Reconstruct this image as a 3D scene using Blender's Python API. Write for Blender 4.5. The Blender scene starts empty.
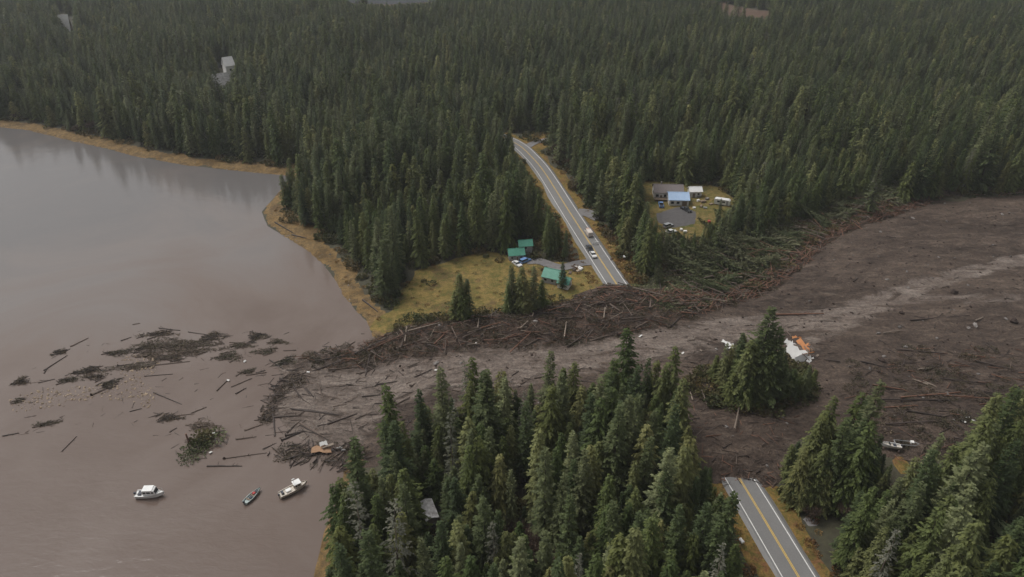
import bpy, math, random
import numpy as np
from mathutils import Vector, Matrix, Euler

# ------------------------------------------------------------------ camera, sky, sun, exposure
SC = bpy.context.scene
COL = SC.collection
CAM_H, PITCH, FPX, CX, CY = 130.0, math.radians(30.4), 720.0, 512.0, 288.5
cd = bpy.data.cameras.new('camera'); cam = bpy.data.objects.new('camera', cd); COL.objects.link(cam)
cam.location = (0, 0, CAM_H); cam.rotation_euler = (math.pi/2 - PITCH, 0, 0)
cd.sensor_fit = 'HORIZONTAL'; cd.sensor_width = 36.0; cd.lens = 36.0*FPX/1024.0
cd.clip_start = 1.0; cd.clip_end = 30000.0
SC.camera = cam

SUN_EL, SUN_AZ = math.radians(58), math.radians(-60)      # azimuth from +Y towards +X
world = bpy.data.worlds.new('World'); SC.world = world; world.use_nodes = True
wn = world.node_tree; wn.nodes.clear()
sky = wn.nodes.new('ShaderNodeTexSky'); sky.sky_type = 'NISHITA'; sky.sun_disc = False
sky.sun_elevation = SUN_EL; sky.sun_rotation = SUN_AZ
sky.air_density = 1.0; sky.dust_density = 6.0; sky.ozone_density = 1.0; sky.altitude = 100
hs = wn.nodes.new('ShaderNodeHueSaturation'); hs.inputs['Saturation'].default_value = 0.06   # overcast: nearly grey
bg = wn.nodes.new('ShaderNodeBackground'); bg.inputs['Strength'].default_value = 0.10
wo = wn.nodes.new('ShaderNodeOutputWorld')
wn.links.new(sky.outputs[0], hs.inputs['Color']); wn.links.new(hs.outputs[0], bg.inputs[0]); wn.links.new(bg.outputs[0], wo.inputs[0])
sd_ = bpy.data.lights.new('sun', 'SUN'); sd_.energy = 1.3; sd_.angle = math.radians(25); sd_.color = (1.0, 0.95, 0.88)
sun = bpy.data.objects.new('sun', sd_); COL.objects.link(sun)
sdir = Vector((math.cos(SUN_EL)*math.sin(SUN_AZ), math.cos(SUN_EL)*math.cos(SUN_AZ), math.sin(SUN_EL)))
sun.rotation_euler = sdir.to_track_quat('Z', 'Y').to_euler(); sun.location = sdir*400
vs = SC.view_settings
vs.view_transform = 'Standard'; vs.look = 'None'; vs.exposure = 0.18; vs.gamma = 1.0; vs.use_curve_mapping = False
SC.cycles.max_bounces = 5; SC.cycles.diffuse_bounces = 3; SC.cycles.glossy_bounces = 2
SC.cycles.transmission_bounces = 3; SC.cycles.transparent_max_bounces = 4; SC.cycles.volume_bounces = 0
SC.cycles.caustics_reflective = False; SC.cycles.caustics_refractive = False

rnd = random.Random(11)
nrg = np.random.default_rng(5)
R = math.radians
ZL = 2.0                                                   # general land level above the water

# ------------------------------------------------------------------ geometry of the place
def G(px, py, z=ZL):
    """point of the level z seen at a place of the photograph: surveying aid for positions on the ground"""
    u, v = (px-CX)/FPX, (py-CY)/FPX
    d = np.array([u, math.cos(PITCH)-v*math.sin(PITCH), -math.sin(PITCH)-v*math.cos(PITCH)])
    t = (z-CAM_H)/d[2]
    return (d[0]*t, d[1]*t)
def GP(pts, z=ZL): return np.array([G(a, b, z) for a, b in pts])

def hash2(ix, iy, s):
    n = (ix.astype(np.int64)*374761393 + iy.astype(np.int64)*668265263 + s*1274126177) & 0xffffffff
    n = ((n ^ (n >> 13))*1274126177) & 0xffffffff
    return ((n ^ (n >> 16)) & 0xffff)/65535.0
def vnoise(x, y, s=0):
    x = np.asarray(x, float); y = np.asarray(y, float)
    ix, iy = np.floor(x), np.floor(y); fx, fy = x-ix, y-iy
    fx = fx*fx*(3-2*fx); fy = fy*fy*(3-2*fy)
    ix = ix.astype(np.int64); iy = iy.astype(np.int64)
    a, b, c, d = hash2(ix, iy, s), hash2(ix+1, iy, s), hash2(ix, iy+1, s), hash2(ix+1, iy+1, s)
    return (a*(1-fx)+b*fx)*(1-fy)+(c*(1-fx)+d*fx)*fy
def fbm(x, y, s=0, o=4):
    x = np.asarray(x, float); y = np.asarray(y, float); r = 0; a = .5
    for k in range(o):
        r = r + a*(vnoise(x, y, s+k*17)-.5); x = x*2.03+7.1; y = y*2.03+3.7; a *= .5
    return r                                               # about -0.4 .. 0.4

def seg_dist(x, y, pts, closed):
    best = np.full(np.shape(x), 1e18)
    n = len(pts)
    for i in range(n if closed else n-1):
        a, b = pts[i], pts[(i+1) % n]; ab = b-a; L2 = ab@ab+1e-12
        t = np.clip(((x-a[0])*ab[0]+(y-a[1])*ab[1])/L2, 0, 1)
        best = np.minimum(best, (x-a[0]-t*ab[0])**2+(y-a[1]-t*ab[1])**2)
    return np.sqrt(best)
def inside(x, y, pts):
    c = np.zeros(np.shape(x), bool); n = len(pts)
    for i in range(n):
        (x1, y1), (x2, y2) = pts[i], pts[(i+1) % n]
        cr = ((y1 > y) != (y2 > y)) & (x < (x2-x1)*(y-y1)/(y2-y1+1e-12)+x1)
        c ^= cr
    return c
def sdist(x, y, pts):
    x = np.asarray(x, float); y = np.asarray(y, float)
    d = seg_dist(x, y, pts, True)
    return np.where(inside(x, y, pts), d, -d)

# shoreline: the water body (level 0)
WATER = np.vstack([GP([(-260, 90), (-60, 118), (0, 127), (30, 130), (60, 138), (100, 147), (140, 157), (180, 164), (220, 169), (262, 173), (292, 176),
    (286, 186), (272, 200), (262, 212), (268, 226), (288, 238), (306, 248), (322, 262), (336, 280), (346, 297), (356, 310),
    (368, 322), (372, 332), (380, 352), (385, 385), (375, 420), (358, 445), (347, 465), (344, 485), (335, 510), (326, 535), (320, 560), (316, 580), (300, 660), (270, 760)], 0.0),
    np.array([(-70., 20.), (-900., 20.), (-1500., 500.)])])
def dland(x, y): return -sdist(x, y, WATER)                # metres inland (+) or out from the shore (-)
def ground_z(x, y):
    x = np.asarray(x, float); y = np.asarray(y, float)
    d = dland(x, y)
    z = np.where(d > 0, ZL*(1-np.exp(-d/9.0)), np.maximum(d*.16, -5.0))
    far = np.clip((np.hypot(x, y)-420)/500, 0, 1)
    z = z + np.clip((d-6)/25, 0, 1)*(fbm(x/45, y/45, 3, 3)*1.6 + far*fbm(x/160, y/160, 9, 3)*14)
    return z

ROAD_PX = [(880, 712), (799, 577), (744, 484.4), (679, 381), (612.5, 278.6), (568.3, 210), (544, 172), (531, 156), (519, 145), (500, 136), (470, 128)]
def catmull(P, n=14):
    P = [np.array(p, float) for p in P]; out = []
    for i in range(len(P)-1):
        p0 = P[i-1] if i > 0 else 2*P[0]-P[1]; p1, p2 = P[i], P[i+1]; p3 = P[i+2] if i+2 < len(P) else 2*P[-1]-P[-2]
        for k in range(n):
            t = k/n
            out.append(.5*((2*p1)+(-p0+p2)*t+(2*p0-5*p1+4*p2-p3)*t*t+(-p0+3*p1-3*p2+p3)*t**3))
    out.append(P[-1]); return np.array(out)
ROAD = catmull(GP(ROAD_PX, ZL+.5))
def droad(x, y): return seg_dist(np.asarray(x, float), np.asarray(y, float), ROAD[::3], False)

MUD = GP([(250, 352), (300, 347), (335, 339), (372, 328), (402, 323), (440, 322), (480, 317), (520, 315), (560, 301), (592, 288), (618, 284), (640, 292), (700, 286),
    (745, 298), (767, 290), (786, 275), (808, 257), (833, 235), (867, 221), (908, 207), (940, 203), (1040, 196), (1300, 188), (1400, 420), (1100, 452), (1010, 458), (940, 470), (880, 468),
    (862, 455), (830, 440), (800, 445), (790, 470), (776, 496), (745, 494), (718, 494), (698, 484), (674, 458), (652, 436), (636, 428), (600, 428), (540, 436), (480, 438), (430, 448),
    (400, 462), (372, 470), (345, 466), (310, 462), (280, 455), (262, 438), (254, 415), (262, 392)], .8)
STREAM = GP([(1300, 235), (1024, 262), (985, 270), (940, 283), (890, 300), (830, 318), (770, 328), (710, 340), (655, 348), (590, 357), (540, 365), (480, 372), (430, 375), (380, 385), (330, 395), (290, 400)])
STREAM2 = GP([(1024, 300), (960, 305), (900, 303), (850, 322), (812, 345), (800, 362)])
JAM = GP([(296, 352), (345, 340), (400, 327), (480, 319), (560, 303), (620, 288), (680, 300), (712, 316), (665, 332), (610, 342), (545, 351), (480, 352), (420, 357), (350, 366), (315, 362)])
def mud_z(x, y):
    d = sdist(x, y, MUD) + fbm(x/14, y/14, 31, 3)*9
    d = d + fbm(x/4, y/4, 35, 2)*(3+7*np.exp(-((x-G(745, 487)[0])**2+(y-G(745, 487)[1])**2)/200))
    w = dland(x, y)
    zb = np.where(w > 0, np.minimum(ground_z(x, y), .1+w*.12), -.06)
    jam = np.clip(sdist(x, y, JAM)/7, 0, 1)
    ss = np.clip(d/np.where(w > 3, 9, 26), 0, 1); ss = ss*ss*(3-2*ss)
    landf = np.clip(w/25+.35, .12, 1)
    chan = np.exp(-(seg_dist(x, y, STREAM, False)/9)**2)*landf
    rough = fbm(x/26, y/17, 41, 4)*3.6 + np.abs(fbm(x/11, y/6, 47, 4))*2.6 + fbm(x/3.4, y/2.8, 53, 2)*.7
    rough = np.where(w < 4, rough*.16, rough)
    z = zb + ss*(.25 + landf*1.25 + rough*landf*.8 + jam*(1.2+fbm(x/9, y/9, 61, 3)*4)*landf - chan*.9)
    z = np.where(w > 3, np.maximum(z, ground_z(x, y)+.3*ss), z)
    return np.where(d < 0, zb-.25+d*.5, z)
def top_z(x, y):
    """height of whatever surface lies uppermost at these places"""
    x = np.atleast_1d(np.asarray(x, float)); y = np.atleast_1d(np.asarray(y, float))
    return np.maximum(np.maximum(ground_z(x, y), mud_z(x, y)), 0.0)
def tz(x, y): return float(top_z(x, y)[0])

MEADOW = GP([(366, 325), (372, 313), (392, 309), (402, 290), (412, 270), (440, 262), (490, 251), (535, 262), (560, 262), (590, 268), (612, 280), (618, 290), (560, 308), (520, 320), (440, 328), (390, 332)])
YARD = GP([(634, 184), (655, 180), (690, 183), (722, 186), (733, 200), (736, 216), (722, 232), (690, 240), (655, 236), (642, 220)])
LOT = GP([(655, 212), (668, 208), (688, 205), (700, 212), (697, 224), (674, 230), (656, 224)])
JUNCTION = GP([(518, 139), (530, 132), (556, 132), (558, 141), (545, 148), (536, 152)])
FARLAKE = GP([(340, -6), (345, 3), (390, 5), (440, 1), (440, -10)])
MUSKEG = GP([(660, -4), (690, 8), (720, 22), (780, 22), (770, 12), (720, 2), (700, -6)])
ESTUARY = GP([(325, -8), (330, 8), (385, 11), (450, 8), (470, -2), (470, -14), (325, -14)])
WIND = GP([(632, 292), (655, 262), (700, 256), (738, 240), (790, 221), (845, 200), (880, 187), (908, 183), (928, 190), (906, 205), (865, 218), (830, 232), (804, 254), (782, 271), (758, 288), (735, 302), (700, 312), (660, 314)])
UNDER_GAP = GP([(480, 560), (500, 500), (545, 470), (552, 520), (560, 575), (530, 600)])

# ------------------------------------------------------------------ node material helpers
def new_mat(name):
    m = bpy.data.materials.new(name); m.use_nodes = True; nt = m.node_tree; nt.nodes.clear()
    out = nt.nodes.new('ShaderNodeOutputMaterial'); b = nt.nodes.new('ShaderNodeBsdfPrincipled')
    nt.links.new(b.outputs[0], out.inputs[0]); return m, nt, b, out
def N(nt, t, **kw):
    n = nt.nodes.new(t)
    for k, v in kw.items(): setattr(n, k, v)
    return n
def noise(nt, scale, detail=4, rough=.55, vec=None, dist=0):
    n = N(nt, 'ShaderNodeTexNoise'); n.inputs['Scale'].default_value = scale; n.inputs['Detail'].default_value = detail
    n.inputs['Roughness'].default_value = rough; n.inputs['Distortion'].default_value = dist
    if vec is not None: nt.links.new(vec, n.inputs['Vector'])
    return n.outputs['Fac']
def ramp(nt, fac, stops):
    r = N(nt, 'ShaderNodeValToRGB'); e = r.color_ramp.elements
    while len(e) < len(stops): e.new(.5)
    for i, (p, c) in enumerate(stops): e[i].position = p; e[i].color = (*c, 1) if len(c) == 3 else c
    nt.links.new(fac, r.inputs[0]); return r.outputs[0]
def mixc(nt, fac, a, b, mode='MIX'):
    m = N(nt, 'ShaderNodeMix', data_type='RGBA', blend_type=mode)
    for sock, v in ((m.inputs[0], fac), (m.inputs[6], a), (m.inputs[7], b)):
        if isinstance(v, (int, float)): sock.default_value = v
        elif isinstance(v, tuple): sock.default_value = (*v, 1)
        else: nt.links.new(v, sock)
    return m.outputs[2]
def mth(nt, op, a, b=None, clamp=False):
    m = N(nt, 'ShaderNodeMath', operation=op, use_clamp=clamp)
    for sock, v in ((m.inputs[0], a), (m.inputs[1], b)):
        if v is None: continue
        if isinstance(v, (int, float)): sock.default_value = v
        else: nt.links.new(v, sock)
    return m.outputs[0]
def bump(nt, b, h, strength, dist=.1):
    n = N(nt, 'ShaderNodeBump'); n.inputs['Strength'].default_value = strength; n.inputs['Distance'].default_value = dist
    nt.links.new(h, n.inputs['Height']); nt.links.new(n.outputs[0], b.inputs['Normal'])
def objpos(nt): return N(nt, 'ShaderNodeTexCoord').outputs['Object']
def wpos(nt): return N(nt, 'ShaderNodeNewGeometry').outputs['Position']

def simple(name, c1, c2=None, scale=3.0, rough=.7, bmp=.0, metal=0.0, rnd_var=0.0, spec=.3):
    m, nt, b, _ = new_mat(name); c2 = c2 or tuple(x*.75 for x in c1); p = objpos(nt)
    f = noise(nt, scale, 5, .6, p)
    c = ramp(nt, f, [(.3, c1), (.7, c2)])
    if rnd_var:
        oi = N(nt, 'ShaderNodeObjectInfo'); h = N(nt, 'ShaderNodeHueSaturation')
        v = mth(nt, 'MULTIPLY_ADD', oi.outputs['Random'], rnd_var*2); nt.nodes[-1].inputs[2].default_value = 1-rnd_var
        nt.links.new(v, h.inputs['Value']); nt.links.new(c, h.inputs['Color']); c = h.outputs[0]
    nt.links.new(c, b.inputs['Base Color']); b.inputs['Roughness'].default_value = rough; b.inputs['Metallic'].default_value = metal
    b.inputs['Specular IOR Level'].default_value = spec
    if bmp: bump(nt, b, noise(nt, scale*3, 4, .6, p), bmp)
    return m

def foliage(name, a, b_, c, tr=.25):
    """needles: colour by tree (random) and by clump (noise)"""
    m, nt, b, out = new_mat(name)
    oi = N(nt, 'ShaderNodeObjectInfo'); p = objpos(nt)
    f = noise(nt, .55, 3, .6, p)
    base = ramp(nt, oi.outputs['Random'], [(0, a), (.45, b_), (.9, c), (1, tuple(x*1.5+.012 for x in c))])
    var = ramp(nt, f, [(.32, (.6, .62, .6)), (.5, (.98, .98, .95)), (.70, (1.45, 1.4, 1.25))])
    col = mixc(nt, 1.0, base, var, 'MULTIPLY')
    nt.links.new(col, b.inputs['Base Color']); b.inputs['Roughness'].default_value = .65; b.inputs['Specular IOR Level'].default_value = .25
    t = N(nt, 'ShaderNodeBsdfTranslucent'); nt.links.new(col, t.inputs[0])
    mx = N(nt, 'ShaderNodeMixShader'); mx.inputs[0].default_value = tr
    nt.links.new(b.outputs[0], mx.inputs[1]); nt.links.new(t.outputs[0], mx.inputs[2]); nt.links.new(mx.outputs[0], out.inputs[0])
    return m

M = {}
M['spruce'] = foliage('spruce_needles', (.062, .090, .038), (.096, .126, .050), (.155, .172, .084), .36)
M['hemlock'] = foliage('hemlock_needles', (.078, .114, .036), (.120, .152, .048), (.180, .192, .078), .36)
M['cedar'] = foliage('cedar_sprays', (.108, .138, .042), (.152, .170, .055), (.215, .212, .086), .36)
M['snagneedle'] = foliage('lichen_twigs', (.11, .115, .085), (.14, .14, .11), (.18, .18, .145))
M['alder'] = foliage('alder_twigs', (.075, .050, .038), (.095, .064, .048), (.115, .080, .058), .1)
M['brush'] = foliage('brush_leaves', (.060, .074, .030), (.088, .085, .036), (.125, .095, .042))
M['rustbrush'] = foliage('bracken_fronds', (.15, .075, .035), (.19, .105, .045), (.21, .14, .06))
M['slash'] = foliage('broken_boughs', (.062, .060, .034), (.084, .070, .044), (.105, .080, .056))
M['slashgreen'] = foliage('torn_green_boughs', (.098, .118, .056), (.130, .146, .074), (.165, .168, .100))
M['bark'] = simple('bark', (.075, .060, .048), (.045, .036, .030), 6, .85, .4, rnd_var=.3)
M['wetlog'] = simple('wet_dark_log', (.068, .050, .042), (.040, .030, .027), 5, .6, .3, rnd_var=.35)
M['redlog'] = simple('reddish_cedar_log', (.20, .102, .066), (.110, .060, .043), 5, .7, .3, rnd_var=.35)
M['brownlog'] = simple('brown_log', (.150, .112, .090), (.085, .064, .053), 5, .7, .3, rnd_var=.35)
M['palelog'] = simple('stripped_pale_log', (.27, .22, .175), (.16, .125, .10), 5, .65, .2, rnd_var=.3)
M['chips'] = simple('wood_chips', (.36, .28, .20), (.25, .19, .135), 5, .8, rnd_var=.4)
M['rootmud'] = simple('root_mud', (.055, .037, .030), (.034, .025, .022), 3, .9, .5)
M['rock'] = simple('grey_rock', (.22, .20, .185), (.13, .12, .115), 2, .85, .4, rnd_var=.3)

def mat_ground():
    m, nt, b, _ = new_mat('forest_floor'); p = wpos(nt)
    f = noise(nt, .08, 6, .65, p); g = noise(nt, .9, 4, .6, p)
    c = ramp(nt, f, [(.3, (.030, .028, .018)), (.5, (.048, .046, .024)), (.7, (.070, .052, .030))])
    c = mixc(nt, .5, c, ramp(nt, g, [(.3, (.03, .026, .02)), (.7, (.075, .07, .038))]))
    nt.links.new(c, b.inputs['Base Color']); b.inputs['Roughness'].default_value = .9; bump(nt, b, g, .6, .4); return m
def mat_grass(name, cols, s=.06, moss=(.085, .088, .024)):
    m, nt, b, _ = new_mat(name); p = wpos(nt)
    f = noise(nt, s, 6, .7, p); g = noise(nt, .55, 5, .7, p, .5); h = noise(nt, 2.6, 4, .7, p)
    c = ramp(nt, f, [(.37, cols[0]), (.45, cols[1]), (.54, cols[2]), (.62, cols[3])])
    c = mixc(nt, ramp(nt, g, [(.42, (0, 0, 0)), (.62, (.8, .8, .8))]), c, moss)
    c = mixc(nt, 1.0, c, ramp(nt, h, [(.3, (.6, .6, .6)), (.7, (1.3, 1.3, 1.25))]), 'MULTIPLY')
    nt.links.new(c, b.inputs['Base Color']); b.inputs['Roughness'].default_value = .9; b.inputs['Specular IOR Level'].default_value = .15
    bump(nt, b, h, .8, .3); return m
def mat_mud():
    m, nt, b, _ = new_mat('slide_mud'); p = wpos(nt)
    at = N(nt, 'ShaderNodeAttribute', attribute_name='silt'); aj = N(nt, 'ShaderNodeAttribute', attribute_name='jam')
    mp = N(nt, 'ShaderNodeMapping'); mp.inputs['Scale'].default_value = (.4, 1.0, 1.0); mp.inputs['Rotation'].default_value = (0, 0, R(-16))
    nt.links.new(p, mp.inputs[0]); q = mp.outputs[0]
    f = noise(nt, .05, 8, .7, q, .8); g = noise(nt, .35, 7, .72, q, .5); h = noise(nt, 1.1, 7, .78, p); w = noise(nt, .11, 8, .75, q, 1.2)
    c = ramp(nt, f, [(.38, (0.0388, 0.0258, 0.0185)), (.46, (0.0679, 0.0469, 0.0353)), (.54, (0.0931, 0.0662, 0.0504)), (.63, (0.1455, 0.1067, 0.0815))])
    c = mixc(nt, .5, c, ramp(nt, g, [(.38, (0.0213, 0.0138, 0.0101)), (.47, (0.0640, 0.0432, 0.0328)), (.55, (0.0931, 0.0653, 0.0496)), (.66, (0.1940, 0.1490, 0.1159))]))
    sf = mth(nt, 'MULTIPLY', at.outputs['Fac'], mth(nt, 'MULTIPLY', mth(nt, 'SUBTRACT', w, .34), 5.0))
    sfac = ramp(nt, sf, [(.25, (0, 0, 0)), (.6, (.9, .9, .9))])
    c = mixc(nt, sfac, c, ramp(nt, noise(nt, .22, 7, .72, q, .8), [(.36, (.105, .079, .064)), (.5, (.178, .140, .117)), (.64, (.265, .220, .188))]))
    c = mixc(nt, mth(nt, 'MULTIPLY', aj.outputs['Fac'], .85), c, ramp(nt, g, [(.35, (0.0291, 0.0175, 0.0126)), (.65, (0.0892, 0.0570, 0.0403))]))
    c = mixc(nt, 1.0, c, ramp(nt, h, [(.38, (.60, .60, .60)), (.5, (.98, .98, .98)), (.64, (1.42, 1.40, 1.37))]), 'MULTIPLY')
    nt.links.new(c, b.inputs['Base Color'])
    sr = N(nt, 'ShaderNodeSeparateColor'); nt.links.new(sfac, sr.inputs[0])
    r = mth(nt, 'MULTIPLY_ADD', sr.outputs[0], -.32); nt.nodes[-1].inputs[2].default_value = .7
    nt.links.new(r, b.inputs['Roughness']); b.inputs['Specular IOR Level'].default_value = .3
    bump(nt, b, mth(nt, 'ADD', g, mth(nt, 'MULTIPLY', h, .6)), .9, 1.1); return m
def mat_water():
    m, nt, b, _ = new_mat('silty_water'); p = wpos(nt)
    at = N(nt, 'ShaderNodeAttribute', attribute_name='silt')
    f = noise(nt, .012, 6, .62, p, 1.2)
    fac = mth(nt, 'ADD', at.outputs['Fac'], mth(nt, 'MULTIPLY', mth(nt, 'SUBTRACT', f, .5), 1.5), True)
    c = ramp(nt, fac, [(0.0, (.138, .129, .127)), (.4, (.172, .150, .140)), (.75, (.156, .121, .104)), (1, (.130, .096, .080))])
    nt.links.new(c, b.inputs['Base Color']); b.inputs['Roughness'].default_value = .06; b.inputs['IOR'].default_value = 1.33
    b.inputs['Specular IOR Level'].default_value = .5
    mp = N(nt, 'ShaderNodeMapping'); mp.inputs['Scale'].default_value = (.5, 1.1, 1); mp.inputs['Rotation'].default_value = (0, 0, R(25)); nt.links.new(p, mp.inputs[0])
    h = mth(nt, 'ADD', noise(nt, .5, 4, .6, mp.outputs[0], .3), mth(nt, 'MULTIPLY', noise(nt, .07, 3, .5, mp.outputs[0]), 1.5))
    bump(nt, b, h, .2, .40); return m
def mat_asphalt():
    m, nt, b, _ = new_mat('asphalt'); p = wpos(nt)
    f = noise(nt, .15, 5, .6, p); g = noise(nt, 3, 4, .7, p)
    c = mixc(nt, .5, ramp(nt, f, [(.3, (.155, .152, .150)), (.7, (.215, .21, .206))]), ramp(nt, g, [(.3, (.12, .118, .118)), (.7, (.2, .195, .19))]))
    nt.links.new(c, b.inputs['Base Color']); b.inputs['Roughness'].default_value = .6; return m
def mat_paint(name, col):
    m, nt, b, _ = new_mat(name); p = wpos(nt)
    c = ramp(nt, noise(nt, 1.6, 5, .7, p), [(.25, tuple(x*.62 for x in col)), (.5, col)])
    nt.links.new(c, b.inputs['Base Color']); b.inputs['Roughness'].default_value = .55; return m
M['ground'] = mat_ground(); M['mud'] = mat_mud(); M['water'] = mat_water(); M['asphalt'] = mat_asphalt()
M['meadow'] = mat_grass('yellow_meadow', [(.085, .068, .030), (.185, .135, .045), (.265, .185, .066), (.135, .090, .042)], .06, (.098, .102, .030))
M['beach'] = mat_grass('tidal_grass', [(.12, .075, .032), (.205, .130, .055), (.25, .165, .075), (.13, .085, .045)], .1, (.095, .07, .04))
M['verge'] = mat_grass('road_verge_grass', [(.14, .095, .03), (.22, .135, .045), (.235, .15, .05), (.19, .095, .045)], .12)
M['yard'] = mat_grass('lawn', [(.09, .10, .03), (.19, .145, .05), (.23, .16, .065), (.10, .095, .04)], .09)
M['muskeg'] = mat_grass('muskeg', [(.09, .05, .038), (.12, .066, .05), (.13, .08, .06), (.08, .05, .04)], .02, (.09, .075, .05))
M['gravel'] = simple('gravel', (.21, .20, .20), (.145, .138, .138), .8, .9, .3)
M['lot'] = simple('wet_gravel', (.115, .108, .108), (.075, .070, .070), .8, .7, .3)
M['white_paint'] = mat_paint('white_road_paint', (.72, .71, .69)); M['yellow_paint'] = mat_paint('yellow_road_paint', (.68, .44, .07))
M['green_roof'] = simple('green_metal_roof', (.055, .235, .165), (.085, .30, .22), .7, .45, spec=.5)
M['blue_roof'] = simple('pale_blue_metal_roof', (.33, .46, .66), (.40, .52, .70), .8, .45)
M['brown_roof'] = simple('grey_brown_shingle', (.17, .145, .14), (.22, .19, .185), 1.5, .85)
M['grey_roof'] = simple('weathered_metal_roof', (.66, .65, .65), (.30, .28, .27), .9, .55)
M['white_wall'] = simple('white_siding', (.74, .73, .71), (.64, .63, .61), .6, .65)
M['grey_wall'] = simple('grey_siding', (.33, .33, .33), (.26, .26, .26), .6, .75)
M['tan_wall'] = simple('tan_siding', (.36, .29, .23), (.28, .22, .18), .6, .75)
M['white_roof'] = simple('white_roof_panel', (.78, .77, .76), (.66, .65, .65), .6, .55)
M['glass'] = simple('dark_glass', (.02, .025, .03), (.03, .035, .04), 1, .08, spec=.6)
M['wood'] = simple('weathered_wood', (.24, .18, .13), (.16, .12, .09), 2, .8, .2)
M['tan_board'] = simple('tan_boards', (.44, .27, .16), (.30, .18, .11), 1.2, .8, .3)
M['orange_board'] = simple('orange_sheathing', (.60, .27, .11), (.44, .18, .08), .9, .75, .2)
M['boat_white'] = simple('white_gelcoat', (.80, .80, .79), (.70, .70, .69), .8, .3)
M['boat_cream'] = simple('cream_deck', (.58, .53, .46), (.46, .41, .36), 1.5, .5)
M['boat_dark'] = simple('dark_trim', (.05, .06, .08), (.04, .04, .05), 2, .5)
M['skiff'] = simple('aluminium_skiff', (.44, .50, .49), (.30, .36, .35), 2, .4)
M['red'] = simple('red_gear', (.45, .05, .05), (.35, .05, .05), 2, .5)
M['blue'] = simple('blue_tarp', (.13, .24, .46), (.17, .30, .55), 1.5, .5)
M['rubber'] = simple('rubber', (.02, .02, .02), (.03, .03, .03), 3, .8)
M['car_black'] = simple('black_car_paint', (.025, .027, .03), (.035, .036, .04), 1, .25, spec=.6)
M['car_white'] = simple('white_car_paint', (.75, .75, .74), (.68, .68, .68), 1, .25, spec=.6)
M['car_silver'] = simple('silver_car_paint', (.42, .43, .44), (.36, .37, .38), 1, .3, metal=.3)
M['car_tan'] = simple('beige_car_paint', (.62, .50, .40), (.54, .43, .34), 1, .3)
M['car_cream'] = simple('cream_box_panels', (.66, .60, .55), (.56, .50, .46), 1, .4)
M['steel'] = simple('galvanised_steel', (.42, .43, .44), (.32, .33, .34), 2, .45, metal=.5)
M['orange'] = simple('orange_plastic', (.70, .22, .05), (.6, .18, .04), 2, .5)
M['palegreen'] = simple('pale_green_tarp', (.32, .36, .20), (.24, .28, .15), 1.5, .7, .2)
M['farwater'] = simple('far_lake_water', (.075, .078, .085), (.055, .058, .065), .05, 1.0, spec=.0)

# ------------------------------------------------------------------ mesh helpers
def link(o, parent=None):
    COL.objects.link(o)
    if parent is not None: o.parent = parent
    return o
def mesh_obj(name, V, F, mat, parent=None, smooth=False, loc=None):
    me = bpy.data.meshes.new(name); me.from_pydata([tuple(v) for v in V], [], F)
    me.materials.append(mat if not isinstance(mat, str) else M[mat])
    if smooth: me.polygons.foreach_set('use_smooth', [True]*len(me.polygons))
    me.update(); o = bpy.data.objects.new(name, me)
    if loc is not None: o.location = loc
    return link(o, parent)
def tag(o, label=None, cat=None, group=None, kind=None):
    if label: o['label'] = label
    if cat: o['category'] = cat
    if group: o['group'] = group
    if kind: o['kind'] = kind
    return o
def empty(name, loc, rz=0.0, label=None, cat=None, group=None):
    o = bpy.data.objects.new(name, None); o.empty_display_size = .5; COL.objects.link(o)
    o.location = loc; o.rotation_euler = (0, 0, rz); return tag(o, label, cat, group)
def copy_tree(o, parent=None):
    c = o.copy(); COL.objects.link(c); c.parent = parent
    for ch in o.children: copy_tree(ch, c)
    return c
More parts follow.
